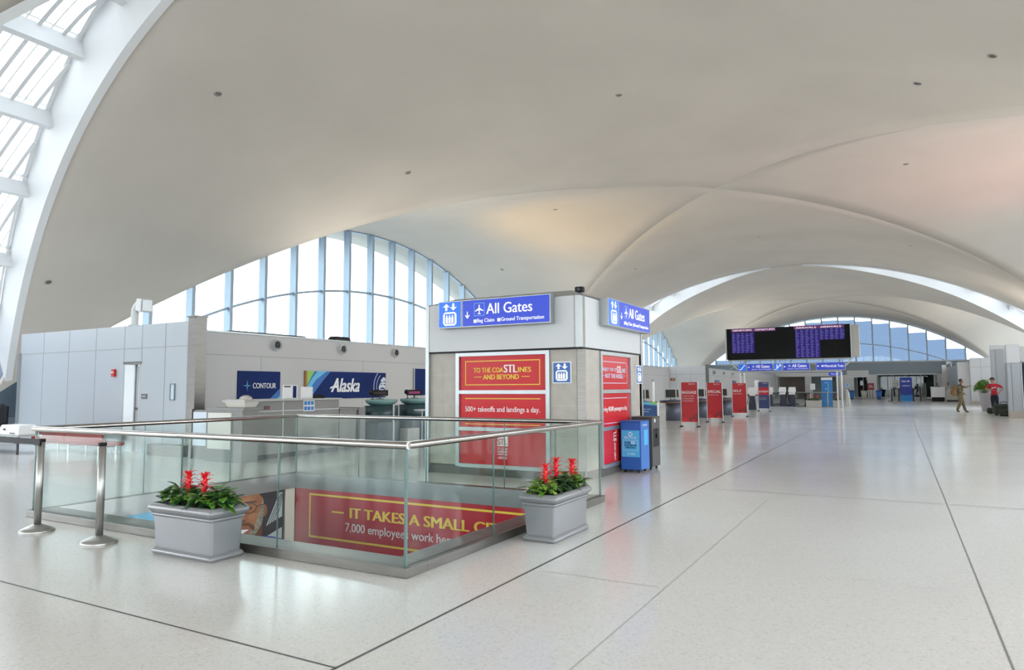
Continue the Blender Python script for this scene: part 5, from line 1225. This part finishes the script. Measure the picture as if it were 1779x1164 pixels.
def far_planter(label, x, y, hx):
    t = thing('planter_box', label, 'planter', (x, y, 0), 0, 'grey planters below the flight board')
    b = MB(); b.hexa([(-hx+0.02,-0.2,0),(hx-0.02,-0.2,0),(hx-0.02,0.2,0),(-hx+0.02,0.2,0)],[(-hx,-0.22,0.50),(hx,-0.22,0.50),(hx,0.22,0.50),(-hx,0.22,0.50)]); b.build('body', M_BEIGE, t, bevel=0.02)
    b = MB(); b.box(-hx-0.02,hx+0.02,-0.24,0.24,0.44,0.50); b.build('rim', M_BEIGE, t, bevel=0.015)
    b = MB(); b.box(-hx+0.03,hx-0.03,-0.19,0.19,0.49,0.506); b.build('soil', M_SOIL, t)
far_planter('wide grey planter in front of the far glass railing', -5.2, 51.9, 0.48)
far_planter('narrow grey planter by the right leg of the flight board', -3.76, 51.9, 0.20)
for i in range(3): bromeliad('red flowering plant in the wide far planter, '+('nearest the kiosks','in its middle','nearest the blue board')[i], -5.48+0.27*i, 51.9, 0.5, 0.40, leafL=0.2)
bromeliad('red flowering plant in the narrow far planter by the flight board leg', -3.76, 51.9, 0.5, 0.38, leafL=0.2)
bushy('leafy_plant', 'low green leafy plant filling the wide far planter', -5.2, 51.9, 0.5, 0.42, 0.17, 0.16, 70, [M_LEAF,M_LEAF2], 0.12, 'leafy plants in the far planters')
bushy('leafy_plant', 'low green leafy plant filling the narrow far planter', -3.76, 51.9, 0.5, 0.24, 0.2, 0.16, 40, [M_LEAF,M_LEAF2], 0.12, 'leafy plants in the far planters')
t = thing('directory_board', 'tall bright blue directory board with a white head below the flight board', 'sign', (-4.92, 54.6, 0))
b = MB(); b.box(0,0.72,0,0.12,0.0,1.92); b.build('panel', mat('directory_blue', (0.025,0.20,0.52), 0.4, noise=(1,0.06)), t); b = MB(); b.box(0,0.72,-0.005,0.125,1.92,2.10); b.build('head', M_WPRINT, t)
b = Flat(Frame((0,-0.002,0),(1,0,0))); b.disc(0.30,1.72,0.05); b.disc(0.30,1.28,0.05)
for k_ in range(6): b.rect(0.42,1.1+0.12*k_,0.50,1.17+0.12*k_)
b.build('white_marks', mat('pale_blue_text', (0.30,0.48,0.72), 0.5), t)
t = thing('notice_stand', 'small white notice on a stand behind the far glass railing', 'sign', (-5.55, 55.0, 0))
b = MB(); b.box(-0.16,0.18,0,0.02,1.22,1.66); b.build('sheet', M_WPRINT, t); b = MB(); b.tube([(0,0.02,0.02),(0,0.02,1.22)],0.02,8); b.build('pole', M_ALU, t); b = MB(); b.lathe([(0,0),(0.18,0),(0.16,0.03),(0,0.03)],seg=14); b.build('base', M_ALU, t)
# small dark name boards on the second ticket wall
for y, s_, lb in ((57.6,'A1','small dark name board on the second grey wall nearest the white cross wall'),(64.5,'A2','small dark name board farther along the second grey wall')):
    t = thing('name_board', lb, 'sign', (-13.19, y, 1.75)); b = MB(); b.box(0,0.03,0,1.5,0,0.26); b.build('plate', M_NAVY2, t); text('DELTA', Frame((0.031,0,0),(0,1,0)), 0.3,0.06,0.9,0.14, M_PALEPRINT, t)
t = thing('fire_alarm', 'small red alarm box on the far white cross wall', 'fire alarm', (-15.2, 52.65, 2.05)); b = MB(); b.box(-0.22,0.12,-0.06,-0.004,-0.1,0.1); b.build('housing', mat('alarm_brown', (0.35,0.10,0.05), 0.5), t); b = MB(); b.box(-0.1,0.05,-0.068,-0.06,-0.02,0.02); b.build('strobe', M_WPRINT, t)

# ------------------------------------------------------------------ far check in area
t = thing('banner_stand', 'blue Cape Air check in banner at the far end of the hall', 'banner', (0.08, 76.0, 0))
b = MB(); b.box(0,1.0,0,0.2,0.03,2.27); b.build('banner_sheet', mat('cape_blue', (0.012,0.035,0.33), 0.4), t); fr = Frame((0,-0.002,0),(1,0,0))
b = Flat(fr); b.poly([(0,0.03),(1.0,0.03),(1.0,0.66),(0.75,0.58),(0.45,0.56),(0.2,0.60),(0,0.68)]); b.build('wave_print', mat('cape_light_blue', (0.02,0.23,0.66), 0.4), t)
text('Cape Air', fr, 0.12,1.78,0.72,0.24, M_WPRINT, t, bold=0.03, shear=0.25); text('CHECK-IN', fr, 0.17,1.42,0.64,0.12, M_WPRINT, t, bold=0.02)
b = MB(); b.box(-0.02,1.02,-0.05,0.25,0,0.04); b.build('base', M_CYAN, t)
M_BROWN = mat('dark_wood', (0.07,0.045,0.035), 0.5, noise=(2,0.2))
def hi_table(label, x, y):
    t = thing('stand_table', label, 'table', (x, y, 0), 0, 'tall dark tables beside the check in banner')
    b = MB(); b.box(-0.4,0.4,-0.3,0.3,1.12,1.2); b.build('table_top', M_BROWN, t)
    for dx in (-0.3,0.3):
        b = MB(); b.box(dx-0.07,dx+0.07,-0.2,0.2,0,1.12); b.build('leg', M_BROWN, t)
hi_table('tall dark table on the near side of the Cape Air banner', -0.35, 76.6); hi_table('tall dark table beside the Cape Air banner toward the white counter', 1.45, 76.8)
t = thing('banner_post', 'slim pale post standing before the tall dark table', 'post', (-0.75, 75.6, 0)); b = MB(); b.tube([(0,0,0.03),(0,0,1.6)],0.04,8); b.build('pole', M_ALU, t); b = MB(); b.lathe([(0,0),(0.25,0),(0.22,0.04),(0,0.05)],seg=16); b.build('base', M_BLACK, t)
t = thing('notice_board', 'pale notice board above the tall dark table', 'sign', (-0.3, 76.7, 1.2)); b = MB(); b.box(-0.28,0.2,0,0.03,0.25,0.85); b.build('sheet', M_BEIGE, t); b = MB(); b.box(-0.05,0.0,0,0.03,0,0.25); b.build('stem', M_DARK, t); b = Flat(Frame((0,-0.002,0),(1,0,0))); b.line([(-0.2,0.45),(0.15,0.52)],0.03); b.build('dark_line', M_DARK, t)
t = thing('ticket_counter', 'white counter with a dark base at the far end of the hall', 'counter', (2.58, 75.6, 0))
b = MB(); b.box(0,1.12,0,0.7,0.40,1.30); b.build('body', M_WPRINT, t); b = MB(); b.box(0.07,1.05,0.05,0.65,0,0.40); b.build('plinth', M_BLACK, t); b = MB(); b.box(-0.03,1.15,-0.03,0.73,1.30,1.37); b.build('worktop', M_WPRINT, t)
t = thing('ticket_counter', 'beige low counter beside the far white counter', 'counter', (3.75, 74.6, 0))
b = MB(); b.box(0,1.0,0,0.6,0.18,1.15); b.build('body', M_BEIGE, t); b = MB(); b.box(0.03,0.97,0.03,0.57,0,0.18); b.build('plinth', M_DARK, t); b = MB(); b.box(-0.02,1.02,-0.02,0.62,1.15,1.2); b.build('worktop', M_CNTT, t)
t = thing('partition', 'row of translucent grey panels running behind the far white counter', 'partition', (1.9, 78.0, 0))
for k_ in range(5):
    b = MB(); b.box(0.14*k_,0.14*k_+0.02,1.6*k_,1.6*k_+1.5,0.1,1.75); b.build('panel', mat('grey_film', (0.22,0.25,0.25), 0.4), t)
b = MB(); b.bar((0,0,0.05),(0.7,8,0.05),0.06); b.build('rail', M_ALU, t)
t = thing('red_sign_stand', 'dark red notice on a stand by the far glazed doors', 'sign', (-2.75, 87.5, 0))
b = MB(); b.box(-0.36,0.30,-0.02,0.02,1.05,1.80); b.build('sheet', mat('dark_red_sign', (0.24,0.03,0.04), 0.5), t); b = MB(); b.tube([(-0.15,0,0.02),(-0.15,0,1.05)],0.03,8); b.tube([(0.1,0,0.02),(0.1,0,1.05)],0.03,8); b.build('pole', M_DARK, t)
b = Flat(Frame((0,-0.021,0),(1,0,0))); b.rect(-0.2,1.52,0.12,1.57); b.rect(-0.24,1.32,0.18,1.40); b.build('pale_lines', M_BTXT, t)
for x, lb in ((-2.0,'blue waste tub beside the dark red notice stand'),(-4.75,'pale blue waste tub beside the far grey pier')):
    t = thing('waste_tub', lb, 'bin', (x, 87.3, 0), 0, 'blue waste tubs by the far doors'); b = MB(); b.lathe([(0,0.08),(0.22,0.08),(0.30,0.85),(0,0.85)],seg=14); b.build('body', M_BINB2, t); b = MB(); b.lathe([(0,0.85),(0.32,0.85),(0.28,0.98),(0,1.02)],seg=14); b.build('lid', M_BINB, t); b = MB(); b.box(-0.2,0.2,-0.05,0.05,0,0.08); b.build('wheels', M_BLACK, t)
t = thing('pot_plant', 'small grey pot with a low bush by the far glazed doors', 'plant', (-3.5, 87.8, 0)); b = MB(); b.lathe([(0,0),(0.25,0),(0.33,0.95),(0,0.95)],seg=16); b.build('pot', M_BEIGE, t); b = MB()
for i in range(40): ovate(b, (random.uniform(-.3,.3),random.uniform(-.3,.3),0.95+random.uniform(0,.3)), random.uniform(0,6), random.uniform(0,1), 0.18, 0.1)
b.build('leaves', M_BROWN, t, solid=0.001)
t = thing('round_sign', 'small round pale blue accessibility sign on the far grey pier', 'sign', (-5.3, 89.97, 1.6)); b = Flat(Frame((0,0,0),(1,0,0)),0.0,0.03); b.disc(0,0,0.26); b.build('plate', M_LBT, t); b = Flat(Frame((0,-0.031,0),(1,0,0)),0.0,0.005); b.disc(0,0.10,0.05); b.rect(-0.05,-0.12,0.05,0.05); b.build('figure', M_SIGNB2, t)
t = thing('security_gate', 'grey security gate post with a red edge left of the far doors', 'gate', (-3.3, 56.0, 0)); b = MB(); b.hexa([(-0.15,0,0),(0.15,0,0),(0.15,1.2,0),(-0.15,1.2,0)],[(-0.12,0.2,1.25),(0.0,0.2,1.25),(0.05,1.1,1.0),(-0.12,1.1,1.0)]); b.build('body', M_BEIGE, t, bevel=0.03); b = MB(); b.bar((0.0,0.2,1.27),(0.10,1.1,1.03),0.05); b.build('handrail', M_BLACK, t)

# ------------------------------------------------------------------ tall planter and bags on the right
t = thing('tall_planter', 'tall grey tapered planter holding a green shrub', 'planter', (4.28, 47.7, 0))
b = MB(); b.lathe([(0,0),(0.19,0),(0.20,0.02),(0.30,1.0),(0.31,1.03),(0.27,1.03),(0.26,0.96),(0,0.96)], seg=26); b.build('body', mat('mauve_grey_pot', (0.36,0.34,0.36), 0.5, noise=(1,0.05)), t)
b = MB(); b.lathe([(0,0.955),(0.262,0.955),(0.2,0.975),(0,0.98)], seg=16); b.build('soil', M_SOIL, t)
bushy('green_shrub', 'green shrub with narrow leaves growing in the tall grey planter', 4.22, 47.7, 0.98, 0.48, 0.45, 0.80, 620, [M_LEAF3,M_LEAF3,M_LEAF], 0.15, 'shrub in the tall planter')
M_BAG = mat('dark_green_canvas', (0.035,0.045,0.035), 0.85, noise=(3,0.3), bump=0.3)
def duffel(label, x, y, L, r, rz):
    t = thing('duffel_bag', label, 'bag', (x, y, 0), rz, 'dark green duffel bags behind the pillar')
    R = Matrix.Rotation(math.radians(90), 3, 'Y')
    b = MB(); b.lathe([(0,-L/2),(r*0.7,-L/2),(r*0.95,-L/2+0.05),(r,-L*0.2),(r*1.03,L*0.1),(r*0.95,L/2-0.05),(r*0.65,L/2),(0,L/2)], (0,0,r*0.93), 18, axis=R, sx=0.95); b.build('body', M_BAG, t)
    b = MB(); b.tube([(-L*.25,-r*.6,r*1.6),(-L*.2,-r*.3,r*2.05),(0,0,r*2.25),(L*.2,-r*.3,r*2.05),(L*.25,-r*.6,r*1.6)],0.02,6); b.build('handle', M_DARK, t)
    b = MB(); b.lathe([(0,0),(r*0.5,0),(r*0.5,0.03),(0,0.03)], (L/2,0,r*0.93), 12, axis=R); b.build('end_patch', M_BLACK, t)
    b = MB(); b.lathe([(0,-0.03),(0.03,0),(0,0.03)],(-L/2-0.02,-r*0.3,0.06),8); b.build('buckle', M_WPRINT, t)
duffel('smaller dark green duffel bag lying at the feet of the man in red', 4.26, 43.4, 0.66, 0.17, 0.1)
duffel('large dark green duffel bag lying against the near white pillar', 4.40, 41.2, 0.85, 0.30, 0.25)
duffel('black duffel bag lying below the large green bag at the pillar', 4.42, 40.2, 0.62, 0.15, 0.0)

# ------------------------------------------------------------------ people
def skin(name, joints, links, m, parent, levels=2, root=0):
    """one continuous surface grown around a skeleton; joints: [(x,y,z,radius or (rx,ry))]"""
    me = bpy.data.meshes.new(name); me.from_pydata([j[:3] for j in joints], links, []); me.materials.append(m)
    o = bpy.data.objects.new(name, me); COL.objects.link(o); o.parent = parent
    k_ = o.modifiers.new('skin', 'SKIN'); k_.use_smooth_shade = True
    for i, j in enumerate(joints):
        sv = me.skin_vertices[0].data[i]; r = j[3]; sv.radius = r if isinstance(r, tuple) else (r, r); sv.use_root = (i == root)
    s = o.modifiers.new('sub', 'SUBSURF'); s.levels = levels; s.render_levels = levels
    return o
M_SKIN = mat('skin', (0.42,0.24,0.17), 0.55); M_SKIN2 = mat('skin_dark', (0.22,0.12,0.08), 0.55); M_HAIR = mat('dark_hair', (0.02,0.015,0.012), 0.7)
def camo():
    m = mat('camouflage', (0.17,0.14,0.075), 0.85, noise=(11,0.55)); return m
M_CAMO = camo(); M_BOOT = mat('brown_boot', (0.10,0.06,0.035), 0.7); M_TAN = mat('tan_canvas', (0.22,0.135,0.06), 0.85, noise=(3,0.15))
def person(label, loc, rz, J, skinm, top, bottom, shoe, hair, cap=None, sleeve_long=False, face=(0,-1)):
    """J: joints; the body is one surface, hair and clothing are its children"""
    t = thing('person', label, 'person', loc, rz)
    P = []; E = []
    def add(p, r, to=None):
        P.append(tuple(p)+(r,)); i = len(P)-1
        if to is not None: E.append((to, i))
        return i
    pel = add(J['pelvis'], 0.085); sp = add(J['spine'], 0.085, pel); ch = add(J['chest'], 0.09, sp)
    nk = add(J['neck'], 0.058, ch); hb = add(J['headbase'], 0.074, nk); hm = add(J['headmid'], (0.092,0.104), hb); ht = add(J['headtop'], 0.088, hm); add(Vector(J['headtop'])+Vector((0,0,0.05)), 0.045, ht)
    for S in ('L','R'):
        sh = add(J['shoulder'+S], 0.042, ch); el_ = add(J['elbow'+S], 0.043, sh); wr = add(J['wrist'+S], 0.029, el_)
        d = (Vector(J['wrist'+S])-Vector(J['elbow'+S])).normalized(); side = d.cross(Vector((0,0,1)))
        side = side.normalized() if side.length > 0.1 else Vector((1,0,0)); dn = side.cross(d).normalized()
        w0 = Vector(J['wrist'+S]); pm = add(w0+d*0.06, (0.036,0.02), wr)
        for k_, (off, ln) in enumerate(((-0.03,0.085),(-0.010,0.10),(0.010,0.095),(0.03,0.075))):
            q = w0+d*0.10+side*off; a = add(q, 0.009, pm); a2 = add(q+d*ln*0.5-dn*0.01, 0.0085, a); add(q+d*ln*0.85-dn*0.035, 0.0075, a2)
        th = add(w0+d*0.06+side*0.045-dn*0.01, 0.011, pm); add(w0+d*0.10+side*0.06-dn*0.025, 0.009, th)
        hp = add(J['hip'+S], 0.06, pel); kn = add(J['knee'+S], 0.062, hp); cf = add((Vector(J['knee'+S])*0.65+Vector(J['ankle'+S])*0.35), 0.058, kn); an = add(J['ankle'+S], 0.04, cf); add(J['toe'+S], 0.035, an)
    body = skin('body', P, E, skinm, t)
    def garment(name, m, pts, lk): return skin(name, pts, lk, m, body)
    V3 = lambda n: tuple(J[n])
    mixp = lambda a, b_, q: tuple(Vector(J[a])*(1-q)+Vector(J[b_])*q)
    pts = [V3('spine')+((0.165,0.135),), V3('chest')+((0.19,0.14),), tuple(Vector(J['chest'])+(Vector(J['neck'])-Vector(J['chest']))*0.6)+((0.10,0.085),), V3('pelvis')+((0.17,0.14),), tuple(Vector(J['pelvis'])-Vector((0,0,0.07)))+((0.165,0.138),)]
    lk = [(0,1),(1,2),(0,3),(3,4)]
    for S in ('L','R'):
        i = len(pts); pts.append(V3('shoulder'+S)+(0.085,)); lk.append((1,i))
        if sleeve_long: pts += [V3('elbow'+S)+(0.057,), mixp('elbow'+S,'wrist'+S,0.95)+(0.041,)]; lk += [(i,i+1),(i+1,i+2)]
        else: pts.append(mixp('shoulder'+S,'elbow'+S,0.78)+(0.075,)); lk.append((i,i+1))
    garment('shirt', top, pts, lk)
    pts = [tuple(Vector(J['pelvis'])+Vector((0,0,0.05)))+((0.155,0.125),), V3('pelvis')+((0.155,0.125),)]; lk = [(0,1)]
    for S in ('L','R'):
        i = len(pts); pts += [V3('hip'+S)+(0.118,), V3('knee'+S)+(0.088,), mixp('knee'+S,'ankle'+S,0.6)+(0.08,), mixp('knee'+S,'ankle'+S,0.98)+(0.072,)]; lk += [(1,i),(i,i+1),(i+1,i+2),(i+2,i+3)]
    garment('trousers', bottom, pts, lk)
    for S in ('L','R'):
        a, tt = Vector(J['ankle'+S]), Vector(J['toe'+S])
        garment('shoe', shoe, [tuple(a+Vector((0,0,0.03)))+(0.056,), tuple(a+Vector((0,0,-0.03)))+(0.055,), tuple(a*0.4+tt*0.6)+((0.05,0.045),), tuple(tt)+((0.045,0.034),)], [(0,1),(1,2),(2,3)])
    hmv, fv = Vector(J['headmid']), Vector((face[0],face[1],0)).normalized(); sv = Vector((-fv.y, fv.x, 0))
    b = MB(); c0 = Vector(J['headtop'])-fv*0.012; b.lathe([(0.070,-0.10),(0.088,-0.05),(0.094,-0.01),(0.086,0.03),(0.06,0.058),(0.0,0.07)], c0-fv*0.012, 18)
    b.v = [p if (p-c0).dot(fv) < 0.03 or p.z > c0.z+0.005 else p-fv*((p-c0).dot(fv)-0.03) for p in b.v]; b.build('hair', hair, body)
    garment('nose', skinm, [tuple(hmv+fv*0.085+Vector((0,0,0.0)))+(0.014,), tuple(hmv+fv*0.108+Vector((0,0,-0.028)))+(0.013,)], [(0,1)])
    b = MB()
    for s_ in (-1,1): b.lathe([(0,-0.011),(0.012,0),(0,0.011)], hmv+fv*0.088+sv*0.034*s_+Vector((0,0,0.008)), 8)
    b.build('eyes', M_BLACK, body)
    b = MB(); b.bar(hmv+fv*0.088-sv*0.025+Vector((0,0,-0.062)), hmv+fv*0.088+sv*0.025+Vector((0,0,-0.062)), 0.012); b.build('mouth', mat('lips', (0.25,0.09,0.07), 0.5), body)
    b = MB()
    for s_ in (-1,1): b.lathe([(0,-0.032),(0.014,-0.015),(0.018,0.012),(0,0.03)], hmv+sv*0.09*s_+Vector((0,0,-0.01)), 8)
    b.build('ears', skinm, body)
    if cap:
        b = MB(); top_ = Vector(J['headtop']); b.lathe([(0.108,-0.03),(0.110,0.0),(0.10,0.05),(0.07,0.085),(0,0.095)], top_+Vector((0,0,-0.005)), 18); q = top_+Vector((0,0,-0.03))
        b.hexa([q+fv*0.07-sv*0.08, q+fv*0.20-sv*0.05+Vector((0,0,-0.015)), q+fv*0.20+sv*0.05+Vector((0,0,-0.015)), q+fv*0.07+sv*0.08],[q+fv*0.07-sv*0.08+Vector((0,0,0.02)), q+fv*0.20-sv*0.05, q+fv*0.20+sv*0.05, q+fv*0.07+sv*0.08+Vector((0,0,0.02))]); b.build('cap', cap, body)
    return t
J = dict(pelvis=(0,0,0.97), spine=(0.0,0,1.14), chest=(0.02,0,1.37), neck=(0.045,0,1.55), headbase=(0.065,0,1.62), headmid=(0.075,0,1.71), headtop=(0.075,0,1.785),
         shoulderR=(0.03,-0.19,1.45), elbowR=(0.22,-0.20,1.38), wristR=(0.40,-0.17,1.43), shoulderL=(0.03,0.19,1.45), elbowL=(0.0,0.24,1.18), wristL=(0.17,0.20,1.06),
         hipR=(0,-0.09,0.93), kneeR=(-0.02,-0.10,0.51), ankleR=(-0.19,-0.10,0.12), toeR=(-0.07,-0.10,0.04), hipL=(0,0.09,0.93), kneeL=(0.11,0.10,0.50), ankleL=(0.21,0.10,0.09), toeL=(0.36,0.10,0.045))
person('person in brown camouflage walking, one arm held forward, carrying a tan backpack', (2.93, 45.5, -0.012), 0, J, M_SKIN2, M_CAMO, M_CAMO, M_BOOT, M_HAIR, None, True, (1,0))
t = thing('backpack', 'large tan backpack worn by the walking person in camouflage', 'backpack', (2.71, 45.5, 0.92))
b = MB(); b.hexa([(-0.20,-0.17,0.0),(0.07,-0.17,0.0),(0.07,0.17,0.0),(-0.20,0.17,0.0)],[(-0.12,-0.16,0.55),(0.10,-0.16,0.55),(0.10,0.16,0.55),(-0.12,0.16,0.55)]); b.build('body', M_TAN, t, bevel=0.07)
b = MB(); b.hexa([(-0.27,-0.12,0.05),(-0.18,-0.12,0.05),(-0.18,0.12,0.05),(-0.27,0.12,0.05)],[(-0.22,-0.12,0.32),(-0.14,-0.12,0.32),(-0.14,0.12,0.32),(-0.22,0.12,0.32)]); b.build('pocket', M_TAN, t, bevel=0.03)
for sy_ in (-0.12,0.12):
    b = MB(); b.tube([(0.09,sy_,0.5),(0.22,sy_,0.62),(0.36,sy_,0.50),(0.34,sy_,0.30),(0.10,sy_,0.12)],0.018,6); b.build('strap', M_BROWN, t)
J = dict(pelvis=(0,0,1.0), spine=(0.0,0,1.17), chest=(-0.01,0,1.40), neck=(-0.03,0,1.58), headbase=(-0.05,-0.01,1.65), headmid=(-0.055,-0.02,1.74), headtop=(-0.055,-0.02,1.81),
         shoulderR=(0.19,0,1.48), elbowR=(0.42,0.06,1.31), wristR=(0.24,-0.04,1.10), shoulderL=(-0.20,0,1.48), elbowL=(-0.36,-0.05,1.26), wristL=(-0.16,-0.21,1.24),
         hipR=(0.09,0,0.95), kneeR=(0.10,-0.02,0.52), ankleR=(0.10,0.02,0.09), toeR=(0.12,-0.14,0.04), hipL=(-0.09,0,0.95), kneeL=(-0.08,-0.02,0.52), ankleL=(-0.08,0.02,0.09), toeL=(-0.12,-0.14,0.04))
M_SHIRT = mat('red_shirt', (0.42,0.012,0.03), 0.8, noise=(2,0.1)); M_JEAN = mat('navy_trousers', (0.012,0.016,0.03), 0.8, noise=(2,0.2))
man = person('person in a red shirt and dark cap standing with a hand on the hip', (4.42, 44.9, 0), 0, J, M_SKIN, M_SHIRT, M_JEAN, M_BLACK, M_HAIR, mat('maroon_cap', (0.06,0.02,0.025), 0.8), False, (-0.9,-0.45))
b = Flat(Frame((-0.12,-0.150,1.31),(1,0,0)),0,0.004); b.rect(0,0,0.10,0.045); b.rect(0.13,0.01,0.18,0.08); b.build('shirt_print', M_WPRINT, man)
Jc = dict(pelvis=(0,0,0.93), spine=(0,0,1.10), chest=(0,0,1.31), neck=(0,0,1.48), headbase=(0,0,1.54), headmid=(0,-0.01,1.62), headtop=(0,-0.01,1.69),
         shoulderR=(0.18,0,1.39), elbowR=(0.22,-0.05,1.15), wristR=(0.14,-0.22,1.12), shoulderL=(-0.18,0,1.39), elbowL=(-0.22,-0.05,1.15), wristL=(-0.14,-0.22,1.12),
         hipR=(0.09,0,0.89), kneeR=(0.09,-0.02,0.48), ankleR=(0.09,0.02,0.09), toeR=(0.1,-0.13,0.04), hipL=(-0.09,0,0.89), kneeL=(-0.09,-0.02,0.48), ankleL=(-0.09,0.02,0.09), toeL=(-0.1,-0.13,0.04))
person('person in dark clothes standing behind the far white counter', (3.15, 77.2, 0), 0, Jc, M_SKIN2, M_JEAN, M_JEAN, M_BLACK, M_HAIR)
person('person in a pale top standing behind the beige low counter', (3.98, 76.6, 0), 0, Jc, M_SKIN, M_CNTT, M_JEAN, M_BLACK, M_HAIR)

# ------------------------------------------------------------------ ceiling downlights
M_LENS = mat('dark_lens', (0.16,0.155,0.15), 0.4); M_RING = mat('downlight_ring', (0.42,0.40,0.38), 0.5)
DL = [(-13.88,10.49,'nearest the skylight, high on the near vault'),(-13.77,17.67,'on the near vault above the front of the elevator enclosure'),(-20.99,10.5,'lowest on the near vault, beside the white skylight rib'),
      (-6.61,18.1,'on the crown of the near vault toward the camera'),(0.68,18.56,'on the near vault right of the crown'),(1.94,16.66,'in the top corner of the view, beyond the crown'),(0.57,29.26,'on the pink lit side of the near vault'),
      (-13.65,28.58,'high on the yellow lit side of the near vault'),(-20.77,35.89,'low on the yellow lit side of the near vault'),(-6.44,39.7,'on the crown between the groins and the far skylights'),(-13.58,39.53,'above the narrow side of the elevator enclosure'),(0.8,40.2,'between the right groin and the far skylight')]
for x, y, lb in DL:
    s, tt = x-XC, y-VY[1]; n_ = normal(s, tt); z = max(f(s), f(tt))
    t = thing('ceiling_light', 'small round recessed ceiling light '+lb, 'ceiling light', (x, y, z), 0, 'recessed lights in the vault'); R = n_.to_track_quat('Z','Y').to_matrix()
    b = MB(); b.lathe([(0.075,-0.02),(0.10,-0.01),(0.105,0.012),(0.095,0.018),(0.08,0.008)], seg=20, axis=R); b.build('ring', M_RING, t)
    b = MB(); b.lathe([(0,0.002),(0.083,0.002),(0.083,0.008),(0,0.008)], seg=18, axis=R); b.build('lens', M_LENS, t)
